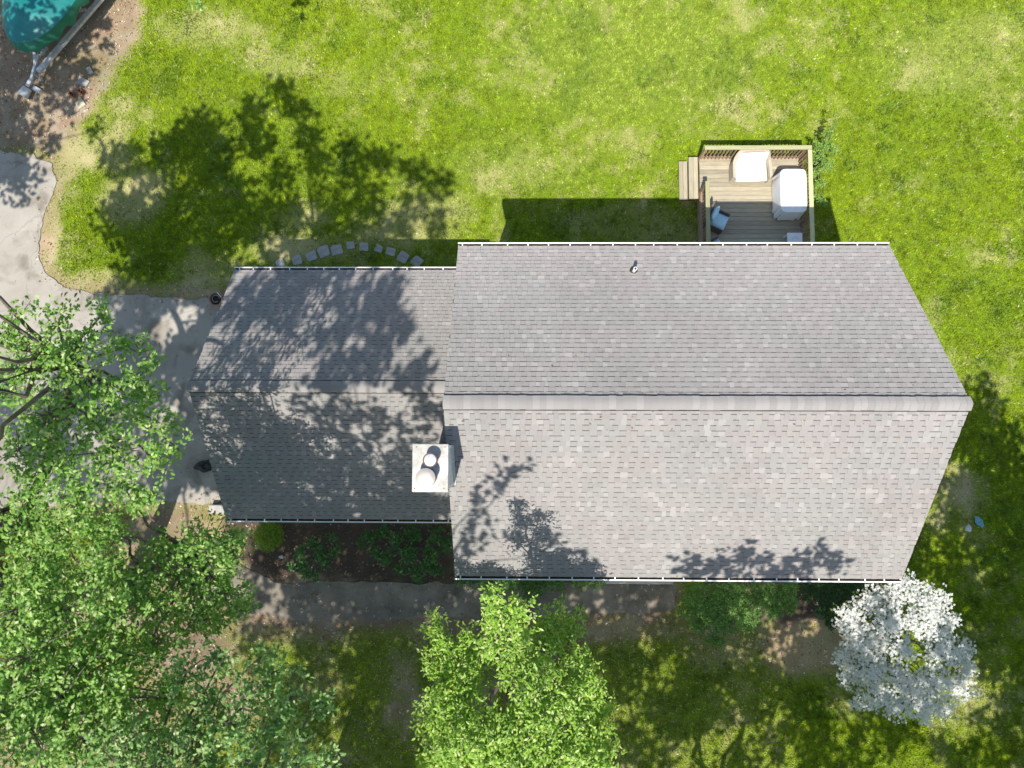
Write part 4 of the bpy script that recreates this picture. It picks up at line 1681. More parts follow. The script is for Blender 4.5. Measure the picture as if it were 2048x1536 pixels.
rng2 = np.random.default_rng(202)
far2 = crown_fill((-6.2, -8.9, 15.2), (3.9, 3.4, 2.6), 46, rng2, .85, reject=open_drive)
for (px, py, zs, h) in ((640, 600, 4.0, 15.5), (700, 640, 4.2, 15.5), (760, 600, 4.0, 16), (700, 560, 3.6, 15.5), (600, 680, 4.6, 15.5), (780, 690, 4.6, 16), (700, 740, 5.2, 16), (840, 760, 5.4, 16.5),
                        (760, 850, 5.0, 16), (820, 900, 4.4, 16), (700, 900, 4.6, 15.5), (640, 960, 4.0, 15.5), (740, 980, 3.8, 15.5), (820, 990, 3.6, 15.5), (860, 830, 5.0, 16.5), (600, 900, 4.4, 15), (560, 1000, 3.6, 15),
                        (1000, 1060, 6.6, 16), (950, 1100, 6.2, 15.5), (1010, 960, 7.4, 16.5), (560, 860, 4.8, 15.5), (520, 930, 4.2, 15.5), (480, 980, 3.8, 15.5), (620, 830, 5.2, 15.5), (680, 840, 5.2, 16), (660, 1010, 3.4, 15.5), (780, 940, 4.2, 16), (860, 960, 4.0, 16), (870, 1010, 3.4, 16), (540, 650, 4.4, 15.5), (560, 590, 3.8, 15.5), (650, 730, 5.0, 15.5), (600, 560, 3.5, 15.5), (760, 650, 4.4, 16), (500, 600, 3.6, 15.5)):
    while h < 18.5 and in_frame(at(px, py, zs) - SUNV * (h - zs), 170):
        h += .4
    q = at(px, py, zs) - SUNV * (h - zs)
    if any(np.hypot(*((at(px, py, zs) - SUNV * (c[2] - zs))[:2] - np.array(c[:2]))) < c[3] * .55 for c in px_clumps(OAK_PX + OAK2_PX)) or over_light_tree(q):
        continue
    far2.append((q[0], q[1], h, .70, .4))
for (px, py, zs) in ((1000, 965, 7.4), (1025, 945, 7.6), (965, 1005, 7.0), (945, 1055, 6.6), (925, 1105, 6.2), (975, 1085, 6.4), (1090, 1090, 6.3), (1150, 1120, 6.0)):
    q = at(px, py, zs) - SUNV * (16.2 - zs)
    far2.append((q[0], q[1], 16.2, .34, .2))
tree('oak_tree', 'oak whose leafy branch tips enter at the bottom left edge', 'tree', (-6.2, -11.6, 0),
     [(-5.2, -8.2, 10.6), (-6.3, -9, 14.5), (-8.2, -8.6, 13), (-4.4, -9.6, 13.5), (-7.2, -10.8, 13), (-7.0, -7.0, 10.4)],
     px_clumps(OAK2_PX), far2, rng2, 62, 7, .098, [(.17, .33, .085), (.23, .40, .115), (.33, .48, .17), (.52, .62, .31), (.12, .25, .07)], OAKW, leaf_oak(), trunk_r=.30,
     trunk_path=[(-6.2, -11.6, -.15), (-6.2, -11.5, 2), (-6.1, -11.2, 5), (-6.0, -10.8, 7.5)])

# light green tree in front of the house
LIGHT_PX = [(985, 1195, 9.6, .26), (1035, 1215, 9.4, .26), (990, 1240, 9.4, .32), (1040, 1270, 9.2, .36), (980, 1290, 9.2, .34), (1100, 1250, 7.2, .42), (1140, 1260, 7.0, .36), (1090, 1300, 7.4, .45),
            (870, 1260, 7.6, .30), (900, 1300, 7.8, .40), (930, 1280, 7.8, .30), (950, 1320, 8.0, .34), (885, 1340, 8.0, .42), (930, 1370, 8.4, .45), (880, 1400, 8.4, .40), (870, 1430, 8.2, .40), (930, 1440, 8.8, .5),
            (1030, 1330, 8.8, .42), (1075, 1350, 9.0, .44), (1060, 1400, 9.2, .46), (1120, 1400, 9.0, .45), (1155, 1330, 8.4, .36), (1170, 1370, 8.4, .36), (1180, 1410, 8.2, .36), (1200, 1420, 7.8, .30),
            (900, 1490, 9.0, .5), (960, 1490, 9.4, .5), (1010, 1450, 9.2, .42), (1080, 1460, 9.4, .5), (1140, 1460, 9.0, .46), (1190, 1480, 8.6, .42), (1030, 1520, 9.6, .5), (1110, 1520, 9.4, .5), (1180, 1530, 9.0, .45),
            (880, 1535, 8.6, .45), (960, 1550, 9.4, .5), (1060, 1580, 9.6, .5), (1150, 1590, 9.2, .5), (900, 1610, 8.8, .5), (1000, 1620, 9.2, .5)]
rng3 = np.random.default_rng(303)
tree('light_green_tree', 'bright light green narrow-leaved tree at the bottom in front of the house', 'tree', (-.15, -5.9, 0),
     [(-.2, -4.2, 8.2), (-1.4, -5.2, 7.2), (1.0, -5.0, 7.0), (-.4, -6.6, 8.4), (.8, -6.4, 8.2), (-1.2, -6.6, 7.6)],
     px_clumps([(a, b, c, r * .9) for (a, b, c, r) in LIGHT_PX], .75), [], rng3, 170, 7, .085, [(.235, .41, .05), (.30, .48, .06), (.40, .55, .10), (.57, .66, .26), (.14, .29, .04)], [3, 4, 3, 1.4, 1.2], leaf_lance(.20),
     trunk_r=.13, trunk_path=[(-.15, -5.9, -.1), (-.12, -5.85, 1.4), (-.1, -5.75, 3.2), (-.12, -5.7, 4.6)], twig_r=.007, bark=M_BARK)

# trees beyond the picture's edge whose shade is in view
rng4 = np.random.default_rng(404)
WALKSHADE = []
EASTSHADE = []
for px_ in range(1230, 2080, 52):
    for py_ in range(1300, 1590, 52):
        if rng4.random() < (.34 if px_ < 1680 else .5) + (.12 if py_ > 1440 else 0):
            q_ = at(px_ + rng4.normal(0, 14), py_ + rng4.normal(0, 14), 0) - SUNV * 11.8
            zr_ = q_ + SUNV * (11.8 - 3.4)
            if in_frame(q_, 120) or (8.6 < zr_[0] < 12.6 and -7.9 < zr_[1] < -3.9):
                continue
            EASTSHADE.append((q_[0], q_[1], 11.8, .5, .3))
for px_ in range(500, 1340, 52):
    for py_ in (1075, 1130, 1185, 1235, 1290):
        if rng4.random() < .22 or (820 < px_ < 960 and 1170 < py_ < 1250 and rng4.random() < .6):
            continue
        h_ = 12.0 + rng4.random()
        q_ = at(px_ + rng4.normal(0, 10), py_ + rng4.normal(0, 10), 0) - SUNV * h_
        if not in_frame(q_, 150) and not over_light_tree(q_):
            zr_ = (q_ + SUNV * (h_ - 6.2))
            if X0 < zr_[0] < X1 and zr_[1] > -3.6:
                continue
            WALKSHADE.append((q_[0], q_[1], h_, .52, .3))
for px_ in range(520, 880, 50):
    for py_ in range(1320, 1560, 50):
        if rng4.random() < .72:
            q_ = at(px_ + rng4.normal(0, 10), py_ + rng4.normal(0, 10), 0) - SUNV * 11.5
            if not over_light_tree(q_):
                WALKSHADE.append((q_[0], q_[1], 11.5, .5, .3))
tree('oak_tree', 'tall oak beyond the bottom edge shading the front lawn below the garage wing', 'tree', (-2.6, -15.6, 0),
     [(-3.5, -13, 10.5), (-1.5, -13.5, 11), (-5, -15, 11), (-2.5, -17, 11), (-.5, -15.5, 11)], [], WALKSHADE + crown_fill((-4.0, -13.4, 11.4), (6.4, 4.9, 3.0), 120, rng4, .85, reject=over_light_tree), rng4, 0, 0, .15, OAKC, OAKW, leaf_quad(), trunk_r=.3)
tree('oak_tree', 'tall oak beyond the bottom edge shading the main roof eave', 'tree', (5.4, -15.0, 0),
     [(4, -11, 12), (7, -11, 12.2), (5.2, -13, 13), (3, -14, 11.5), (7.6, -14, 11.5)], [],
     crown_fill((5.4, -13.0, 11.6), (4.6, 4.6, 2.8), 70, rng4, .75, reject=over_light_tree) + [c for c in EASTSHADE if not over_light_tree(np.array(c[:3]))] +
     [tuple(at(px, py, zs) - SUNV * (h - zs)) + (.5, .3) for (px, py, zs, h) in ((1500, 1110, 6.0, 14), (1470, 1130, 5.8, 14), (1430, 1140, 5.7, 14), (1560, 1130, 5.8, 14), (1620, 1110, 6.0, 14), (1660, 1130, 5.8, 14), (1530, 1140, 5.7, 14), (1380, 1145, 5.7, 14), (1600, 1145, 5.7, 14), (1760, 1215, 3.6, 11.5), (1880, 1280, 3.8, 11.5), (1900, 1350, 3.6, 11.5), (1800, 1290, 3.6, 11.5), (1740, 1330, 3.4, 11.5), (1930, 1310, 3.4, 11.5), (1800, 1480, 0, 11), (1880, 1500, 0, 11), (1960, 1440, 0, 11), (1720, 1500, 0, 11))],
     rng4, 0, 0, .15, OAKC, OAKW, leaf_quad(), trunk_r=.2)
tree('oak_tree', 'tall oak beyond the right edge shading the lawn beside the house', 'tree', (16.0, -11.5, 0),
     [(14.5, -9, 10), (17, -9, 10.5), (15.5, -12.5, 10.5), (14, -11.5, 10), (18, -12, 10.5)], [], crown_fill((15.2, -10.2, 10.8), (4.4, 6.4, 3.0), 140, rng4, .85), rng4, 0, 0, .15, OAKC, OAKW, leaf_quad(), trunk_r=.3)
tree('oak_tree', 'tall oak beyond the left edge shading the boat and trailer', 'tree', (-22.5, 6.0, 0),
     [(-20.5, 7, 9), (-22, 8.5, 9.5), (-20.5, 4.5, 9), (-24, 6, 10)], [], crown_fill((-20.9, 6.6, 9.8), (3.8, 4.4, 2.6), 60, rng4, .7) +
     [tuple(at(px + rng4.normal(0, 9), py + rng4.normal(0, 9), 0) - SUNV * 9.2) + (.36, .25) for px in range(-60, 240, 38) for py in range(60, 310, 38) if rng4.random() < .62 and px < 250 - py * .3] +
     [tuple(at(px, py, 1.7) - SUNV * 7.6) + (.30, .2) for (px, py) in ((10, 15), (18, 62), (48, 40), (78, 58), (96, 14), (60, 8), (34, 82), (120, 34))], rng4, 0, 0, .15, OAKC, OAKW, leaf_quad(), trunk_r=.28)
tp_ = at(402, 6, 5.5)
tree('oak_tree', 'oak whose small leafy tip shows at the top edge by the boat', 'tree', (-9.6, 15.6, 0),
     [(-9, 13.5, 5.5), (-10.4, 15.5, 6.5), (-8.6, 16, 6.5)], [(tp_[0], tp_[1], 5.5, .16, .1), (tp_[0] - .2, tp_[1] + .35, 5.6, .3, .2), (tp_[0] + .1, tp_[1] + .75, 5.7, .4, .25)],
     crown_fill((-9.3, 15.4, 6.4), (2.2, 2.0, 1.4), 14, rng4, .6), rng4, 40, 6, .13, OAKC, OAKW, leaf_oak(), trunk_r=.16)


# ------------------------------------------------------------------ shrubs
def shrub(name, label, cat, base, clumps, rng, dens, per, size, cols, wts, tmpl, up=.5, spread=1.0, stem=M_BARKD, group=None, mat=None, extra=None, jitter=.03, nstem=None):
    root = empty(name, base)
    tag(root, label, cat, group)
    b = np.array(base, float)
    mb = MB()
    for c in clumps:
        P = np.array(c[:3])
        limb(mb, b + rng.normal(0, .05, 3) * (1, 1, 0), P, .025, .008, rng, .05, 5, 5)
    pts = clump_points(clumps, dens, rng, .4)
    for c in clumps:
        for p in pts[rng.integers(0, len(pts), 6)]:
            if np.linalg.norm(p - np.array(c[:3])) < c[3] * 1.1:
                mb.tube([np.array(c[:3]), p], [.008, .004], 4, cap=False)
    t = mb.build('stem', stem, root, True)
    t.location = tuple(-b)
    pos, d, nor, sz = rosettes(pts, per, rng, size, spread, up, jitter)
    col = palette(len(pos), rng, cols, wts)
    V, F, C = place_leaves(tmpl, pos, d, nor, sz, col)
    o = link('foliage', mesh_np('foliage', V, F, mat or M_NEEDLE, C), root)
    o.location = tuple(-b)
    if extra:
        extra(root, b, pts, rng)
    return root


rng5 = np.random.default_rng(505)
RHO = [(.055, .135, .035), (.075, .175, .045), (.12, .24, .065), (.27, .36, .18)]


def sc(L, flat=.6):
    out = []
    for (px, py, z, r) in L:
        q = at(px, py, z)
        out.append((q[0], q[1], z, r, r * flat))
    return out


b0 = at(540, 1085, 0)
shrub('round_shrub', 'clipped round lime-green shrub at the left end of the wing bed', 'shrub', (b0[0], b0[1] + .1, 0), sc([(538, 1072, .55, .48), (538, 1072, .35, .5)], .8), rng5, 900, 4, .055,
      [(.15, .25, .022), (.22, .33, .03), (.30, .41, .05), (.09, .16, .02)], [3, 4, 2, 2], leaf_lance(.12), .5, 1.2)
b1 = at(640, 1110, 0)
shrub('rhododendron', 'open leggy rhododendron with pale leaf tips, middle of the wing bed', 'shrub', (b1[0], b1[1], 0),
      sc([(625, 1080, .8, .24), (600, 1105, .8, .24), (645, 1105, .9, .26), (672, 1100, 1.0, .16), (610, 1135, .7, .26), (650, 1125, .8, .18), (628, 1150, .6, .18), (665, 1075, .8, .18), (590, 1130, .6, .18)]), rng5, 75, 8, .12, RHO, [3, 3, 2, .5], leaf_lance(.17), .45, .7,
      group='rhododendrons in front of the wing')
b2 = at(815, 1105, 0)
shrub('rhododendron', 'widest rhododendron of the wing bed, next to the main house corner', 'shrub', (b2[0], b2[1], 0),
      sc([(740, 1075, .9, .22), (765, 1060, .9, .22), (790, 1080, 1.0, .28), (750, 1100, .9, .24), (825, 1065, 1.0, .28), (870, 1070, 1.0, .26), (775, 1115, .9, .26), (815, 1110, 1.1, .30), (860, 1110, 1.0, .32), (890, 1090, .9, .24), (800, 1140, .8, .24), (840, 1145, .9, .30), (870, 1140, .8, .22), (725, 1085, .7, .16)]),
      rng5, 75, 8, .12, RHO, [3.4, 3, 1.6, .25], leaf_lance(.17), .45, .7, group='rhododendrons in front of the wing')
b3 = at(1030, 1165, 0)
DKG = [(.06, .145, .03), (.09, .20, .04), (.13, .26, .055), (.21, .33, .09)]
shrub('foundation_shrub', 'dark green low shrub under the eave behind the light green tree', 'shrub', (b3[0], b3[1] + .2, 0),
      sc([(1020, 1160, .8, .45), (1070, 1165, .8, .42), (1110, 1160, .8, .42), (1060, 1180, .6, .35), (1160, 1160, .7, .34), (1195, 1160, .6, .28)]), rng5, 260, 6, .06, DKG, [3, 3, 2, .6], leaf_lance(.2), .5, 1.0,
      group='shrubs along the front wall')
b3 = at(945, 1160, 0)
shrub('foundation_shrub', 'small dark green shrub under the main eave left corner', 'shrub', (b3[0], b3[1] + .1, 0), sc([(945, 1158, .6, .3), (975, 1160, .6, .26), (920, 1160, .5, .2)]), rng5, 240, 6, .06, DKG, [3, 3, 1.5, .3], leaf_lance(.2), .5, 1.0,
      group='shrubs along the front wall')
b4 = at(1470, 1220, 0)
shrub('foundation_shrub', 'large spreading green shrub below the main gutter, right of the front step', 'shrub', (b4[0], b4[1] + .3, 0),
      sc([(1400, 1190, 1.3, .5), (1460, 1185, 1.5, .55), (1520, 1185, 1.5, .5), (1570, 1185, 1.4, .36), (1380, 1215, 1.1, .42), (1430, 1225, 1.3, .45), (1490, 1220, 1.4, .5), (1545, 1210, 1.3, .40), (1400, 1245, .9, .36), (1450, 1250, 1.0, .36), (1490, 1245, 1.0, .30), (1425, 1275, .8, .26), (1440, 1285, .7, .16), (1580, 1210, 1.2, .28), (1575, 1170, 1.3, .3)]),
      rng5, 330, 6, .06, [(.095, .205, .04), (.13, .26, .055), (.19, .32, .075), (.32, .44, .17)], [3, 3.5, 2, .5], leaf_lance(.2), .5, 1.0, group='shrubs along the front wall')
b5 = at(1660, 1195, 0)
shrub('foundation_shrub', 'very dark green shrub between the big green shrub and the white tree', 'shrub', (b5[0], b5[1] + .2, 0),
      sc([(1620, 1180, .9, .4), (1660, 1180, .9, .45), (1700, 1180, .9, .42), (1740, 1175, .8, .35), (1650, 1220, .7, .36), (1690, 1215, .7, .35), (1665, 1245, .5, .25), (1725, 1200, .7, .3)]), rng5, 240, 6, .065, [(.03, .08, .022), (.045, .11, .03), (.065, .145, .04)], [3, 3, 1], leaf_lance(.2), .5, 1.0,
      group='shrubs along the front wall')
b6 = at(1375, 1165, 0)
shrub('round_shrub', 'clipped round lime-green shrub just under the main gutter beside the front step', 'shrub', (b6[0] + .1, b6[1] + .2, 0), sc([(1382, 1160, .9, .45)], .8), rng5, 700, 4, .055,
      [(.15, .25, .022), (.22, .33, .03), (.30, .41, .05)], [3, 4, 2], leaf_lance(.12), .5, 1.2)
b7 = at(1632, 330, 0)
shrub('climbing_shrub', 'small-leaved shrub growing through the right railing of the deck', 'shrub', (b7[0], b7[1], 0),
      sc([(1645, 290, 1.0, .30), (1635, 315, 1.1, .26), (1655, 330, .8, .26), (1632, 345, .9, .20), (1640, 370, .7, .2), (1630, 395, .6, .16), (1645, 405, .6, .16), (1665, 300, .7, .2), (1660, 265, 1.1, .14), (1668, 250, 1.3, .10), (1672, 236, 1.5, .08), (1650, 268, .9, .15)]), rng5, 190, 6, .055,
      [(.17, .30, .05), (.23, .36, .07), (.32, .44, .12), (.10, .19, .04)], [3, 3, 1.5, 1], leaf_lance(.28), .5, 1.0)


def dogwood():
    rng = np.random.default_rng(606)
    L = [(1700, 1230, 3.4, .45), (1745, 1200, 3.6, .45), (1790, 1180, 3.7, .42), (1830, 1190, 3.8, .42), (1815, 1165, 3.7, .25), (1870, 1200, 3.7, .40), (1720, 1275, 3.5, .5), (1780, 1240, 3.9, .5), (1840, 1240, 4.0, .5), (1885, 1245, 3.7, .40),
         (1690, 1310, 3.0, .35), (1740, 1330, 3.4, .45), (1800, 1300, 3.9, .35), (1880, 1300, 3.9, .5), (1920, 1300, 3.5, .36), (1930, 1335, 3.3, .3), (1700, 1350, 2.8, .4), (1750, 1385, 3.2, .45), (1810, 1370, 3.5, .40), (1860, 1360, 3.7, .5), (1910, 1370, 3.4, .4),
         (1790, 1410, 3.1, .42), (1840, 1410, 3.3, .42), (1880, 1410, 3.2, .36), (1850, 1430, 3.0, .25), (1940, 1385, 3.0, .18), (1690, 1250, 3.2, .3), (1790, 1345, 3.4, .40), (1760, 1290, 3.5, .36), (1835, 1385, 3.3, .34), (1715, 1400, 2.6, .25)]
    cl = sc(L, .55)
    base = np.array([10.5, -5.7, 0])
    root = empty('dogwood_tree', base)
    tag(root, 'white flowering dogwood in full bloom at the lower right house corner', 'tree')
    mb = MB()
    mb.tube([base + (0, 0, -.1), base + (.03, 0, .7), base + (0, .05, 1.3)], [.11, .085, .075], 9, cap=False)
    for c in cl:
        P = np.array(c[:3]) - (0, 0, .15)
        limb(mb, base + (0, .03, 1.2), P, .035, .010, rng, .12, 6, 6)
    pts = clump_points(cl, 165, rng, .5)
    t = mb.build('trunk', M_BARK, root, True)
    t.location = tuple(-base)
    # leaves under the flowers
    lp = clump_points([(c[0], c[1], c[2] - .12, c[3], c[4]) for c in cl], 40, rng, .5)
    pos, d, nor, sz = rosettes(lp, 4, rng, .085, .8, .5, .03)
    V, F, C = place_leaves(leaf_lance(.25), pos, d, nor, sz, palette(len(pos), rng, [(.08, .15, .03), (.12, .19, .04), (.17, .20, .05), (.20, .13, .06)], [3, 3, 2, .7]))
    o = link('foliage', mesh_np('foliage', V, F, M_LEAF, C), root)
    o.location = tuple(-base)
    n = len(pts) * 4
    pp = np.repeat(pts, 4, axis=0) + rng.normal(0, .07, (n, 3)) * (1, 1, .5) + (0, 0, .04)
    a = rng.random(n) * 2 * math.pi
    d = np.stack([np.cos(a), np.sin(a), rng.normal(0, .25, n)], 1)
    nor = unit(np.stack([rng.normal(0, .35, n), rng.normal(0, .35, n), np.ones(n)], 1))
    V, F, C = place_leaves(leaf_petals(), pp, d, nor, .033 + .012 * rng.random(n), palette(n, rng, [(.78, .78, .76), (.72, .73, .71), (.78, .77, .69)], [4, 2, 1], .04))
    o = link('blossom', mesh_np('blossom', V, F, M_PETAL, C), root)
    o.location = tuple(-base)


dogwood()

# ------------------------------------------------------------------ stepping stones
STONES = [((560, 526), .30, 28), ((594, 520), .33, 22), ((623, 512), .36, 20), ((647, 503), .40, 17), ((673, 499), .40, 12), ((701, 490), .30, 4), ((728, 493), .30, -3), ((757, 497), .27, -22), ((781, 503), .32, -16), ((806, 514), .38, -28), ((833, 523), .36, -42)]
ORD = ['first', 'second', 'third', 'fourth', 'fifth', 'sixth', 'seventh', 'eighth', 'ninth', 'tenth', 'last']
for i, ((px, py), w, ang) in enumerate(STONES):
    q = at(px, py, .03)
    r = random.Random(40 + i)
    pts = []
    for (sx_, sy_) in ((-1, -1), (1, -1), (1, 1), (-1, 1)):
        pts.append((sx_ * w / 2 * r.uniform(.85, 1.08), sy_ * w / 2 * r.uniform(.8, 1.08)))
    out = []
    for k in range(4):
        a, b_ = np.array(pts[k]), np.array(pts[(k + 1) % 4])
        for f_ in (.12, .5, .88):
            out.append(a + (b_ - a) * f_ + np.array([r.uniform(-.012, .012), r.uniform(-.012, .012)]))
    n = len(out)
    vs = [(p[0], p[1], -.05) for p in out] + [(p[0], p[1], .025) for p in out] + [(p[0] * .94, p[1] * .94, .034 + r.uniform(-.002, .002)) for p in out]
    fs = [tuple(range(2 * n, 3 * n))]
    for lvl in (0, n):
        for k in range(n):
            k2 = (k + 1) % n
            fs.append((lvl + k, lvl + k2, lvl + n + k2, lvl + n + k))
    o = MB().add(vs, fs).build('stepping_stone', M_STONE)
    place(o, (q[0], q[1], 0), math.radians(ang))
    tag(o, '%s flat grey stepping stone from the left in the arc behind the wing' % ORD[i], 'paving stone', 'arc of stepping stones')


# ------------------------------------------------------------------ loose stones and clay pieces by the trailer
def slab(name, label, px, py, w, l, ang, mat, cat, h=.05, group=None, tilt=0.0):
    q = at(px, py, h)
    b = MB().bev(-w / 2, w / 2, -l / 2, l / 2, -.04, h, .008)
    o = b.build(name, mat)
    o.location = (q[0], q[1], 0)
    o.rotation_euler = (tilt, 0, math.radians(ang))
    tag(o, label, cat, group)
    return o


slab('flat_stone', 'small pale flat stone farthest up, right of the trailer tongue', 178, 140, .16, .24, 30, M_STONE, 'stone', .06, 'flat stones on the dirt by the trailer')
slab('flat_stone', 'grey flat stone just above the red clay pieces', 165, 163, .40, .26, -28, M_STONE, 'stone', .05, 'flat stones on the dirt by the trailer')
slab('flat_stone', 'square yellowish flat stone below the red clay pieces', 160, 207, .28, .28, 38, M_TAN, 'stone', .05, 'flat stones on the dirt by the trailer')


def clay_block(label, px, py, ang):
    q = at(px, py, .1)
    b = MB()
    w, l, h, t = .12, .20, .10, .024
    b.box(-l / 2, l / 2, -w / 2, -w / 2 + t, 0, h).box(-l / 2, l / 2, w / 2 - t, w / 2, 0, h).box(-l / 2, -l / 2 + t, -w / 2 + t, w / 2 - t, 0, h).box(l / 2 - t, l / 2, -w / 2 + t, w / 2 - t, 0, h)
    b.box(-t / 2, t / 2, -w / 2 + t, w / 2 - t, 0, h * .8)
    o = b.build('clay_block', M_TERRA)
    o.location = (q[0], q[1], 0)
    o.rotation_euler = (.12, .1, math.radians(ang))
    tag(o, label, 'brick', 'red clay blocks by the trailer')


clay_block('left one of two hollow red clay blocks on the dirt', 143, 187, -30)
clay_block('right one of two hollow red clay blocks on the dirt', 160, 181, -35)

# ------------------------------------------------------------------ boat under its tarp, on a trailer
ax = math.radians(24)
bow = at(30, 86, 1.45)
boat = empty('boat', (bow[0], bow[1], 0), -ax)            # local +y runs aft
tag(boat, 'boat under a teal tarp cover, bow pointing down at the upper left corner', 'boat')


def half_w(t):
    return 1.22 * (1 - (1 - min(t / 2.8, 1)) ** 2.4) ** .56


NS, L_ = 40, 6.2
vs, fs, mi = [], [], []
ring = [(-1.0, -.42), (-1.03, -.22), (-1.0, 0), (-.72, .16), (-.36, .28), (0, .34), (.36, .28), (.72, .16), (1.0, 0), (1.03, -.22), (1.0, -.42)]
rb = random.Random(9)
ns = len(ring)
for i in range(NS + 1):
    t = L_ * (i / NS) ** 1.5
    w = max(half_w(t), .02)
    rise = min(1, t / 1.1) ** .8
    hem = .06 * math.sin(i * 1.1) + .05 * math.sin(i * 2.3 + 1)
    for j, (u, z) in enumerate(ring):
        zz = z * (rise if z > 0 else 1) + 1.50
        if j in (0, ns - 1):
            zz += hem
        puff = .02 * math.sin(i * 1.7 + j * 2.1)
        vs.append((u * w + (.03 * math.sin(i * 1.3) if j in (0, ns - 1) else 0), t - (.10 if j in (0, 1, ns - 2, ns - 1) and t < .6 else 0), zz + puff * .5))
for i in range(NS):
    for j in range(ns - 1):
        fs.append((i * ns + j, i * ns + j + 1, (i + 1) * ns + j + 1, (i + 1) * ns + j))
        mi.append(1 if j in (0, 1, ns - 2, ns - 3) else 0)
cv = MB()
cv.v, cv.f, cv.m = vs, fs, mi
cv.add([vs[j] for j in range(ns)], [tuple(range(ns))], 1)
cv.build('cover', [M_TARP, M_TARPD], boat, True)
vs, fs = [], []
hr = [(-.96, 1.40), (-.90, 1.0), (-.55, .72), (0, .58), (.55, .72), (.90, 1.0), (.96, 1.40)]
for i in range(NS + 1):
    t = L_ * (i / NS) ** 1.5
    w = max(half_w(t), .02)
    k = max(0, 1 - t / 1.6)
    for (u, z) in hr:
        vs.append((u * w * (1 - .5 * k * (1.4 - z)), t + .12 + (1.4 - z) * .8 * k, z + (1.40 - z) * k * .25))
for i in range(NS):
    for j in range(len(hr) - 1):
        fs.append((i * 7 + j, (i + 1) * 7 + j, (i + 1) * 7 + j + 1, i * 7 + j + 1))
MB().add(vs, fs).build('hull', M_HULL, boat, True)

cp = at(52, 178, .48)
trailer = empty('boat_trailer', (cp[0], cp[1], 0), 0)
tag(trailer, 'galvanised boat trailer frame and tongue under the tarped boat', 'trailer')


def tl(px, py, z):
    q = at(px, py, z)
    return np.array([q[0] - cp[0], q[1] - cp[1], z])


tk = tl(78, 142, .50)
rr_end = tl(200, 0, .52)
rdir = (rr_end - tk) / np.linalg.norm(rr_end - tk)
MB().obox(tk - rdir * .05, tk + rdir * 5.2, .16, .10).build('side_rail', M_GALV, trailer)
MB().obox(tl(60, 168, .50), tl(76, 112, .50), .08, .08).build('tongue', M_GALV, trailer)
ldir = np.array([-.12, 1, 0]) / math.hypot(.12, 1)
MB().obox(tl(72, 140, .46), tl(72, 140, .46) + ldir * 5.0, .10, .08).build('side_rail', M_GALV, trailer)
MB().obox(tl(95, 95, .45), tl(72, 120, .45), .06, .06).build('brace', M_GALV, trailer)
MB().obox(tl(150, 25, .48), tl(172, 18, .48), .06, .05).obox(tl(172, 20, .48), tl(60, 10, .48), .07, .06).build('cross_member', M_GALV, trailer)
wp = tl(86, 104, .5)
MB().box(wp[0] - .05, wp[0] + .05, wp[1] - .05, wp[1] + .05, .5, 1.0).build('winch_post', M_GALV, trailer)
MB().bev(wp[0] - .15, wp[0] + .16, wp[1] - .10, wp[1] + .10, 1.0, 1.14, .02).build('winch', M_GALV, trailer)
MB().tube([(wp[0] + .0, wp[1] - .12, 1.08), (wp[0] + .16, wp[1] - .26, .85)], [.014, .014], 6).build('winch_strap', M_BLACK, trailer)
MB().box(wp[0] - .34, wp[0] - .12, wp[1] - .04, wp[1] + .05, 1.0, 1.06).build('bow_stop', M_GALV, trailer)
c1, c2 = tl(64, 156, .50), tl(54, 172, .50)
MB().tube([c1, (c1 + c2) / 2, c2], [.055, .07, .06], 12).build('coupler', M_GALV, trailer, True)
MB().tube([tl(68, 148, .45), tl(68, 148, .45) + (0.02, -.02, -.42)], [.03, .03], 10).build('jack', M_GALV, trailer)
MB().tube([tl(78, 150, .5), tl(80, 158, .45), tl(77, 164, .4), tl(70, 163, .42)], [.011] * 4, 6).build('safety_chain', M_GALV, trailer)
for sgn_ in (-1, 1):
    ca, sa = math.cos(-ax), math.sin(-ax)
    lx_, ly_ = sgn_ * 1.12, 4.2
    wxp, wyp = bow[0] - cp[0] + lx_ * ca - ly_ * sa, bow[1] - cp[1] + lx_ * sa + ly_ * ca
    pw = np.array([wxp, wyp, .34])
    dv = np.array([ca, sa, 0])
    wh = MB().tube([pw - dv * .1, pw - dv * .085, pw + dv * .085, pw + dv * .1], [.28, .34, .34, .28], 22).build('wheel', M_TYRE, trailer, True)
    MB().tube([pw - dv * .104, pw + dv * .104], [.17, .17], 18).build('rim', M_GALV, wh)
bk = at(42, 190, .2)
b = MB()
dirb = np.array([-.5, -.86, 0])
p0, p1 = np.array([0, 0, .22]) - dirb * .16, np.array([0, 0, .22]) + dirb * .16
b.tube([p0, p0 + dirb * .02, p0 + dirb * .10, p0 + dirb * .12, p1 - dirb * .02, p1], [.13, .145, .150, .158, .175, .19], 22)
o = b.build('metal_bucket', M_GALV, None, True)
o.location = (at(50, 184, .22)[0], at(50, 184, .22)[1], 0)
tag(o, 'shiny galvanised metal bucket over the end of the trailer tongue', 'bucket')
slab('jack_plate', 'small grey flat board beside the trailer coupler', 72, 178, .30, .16, -28, M_GALV, 'board', .12)

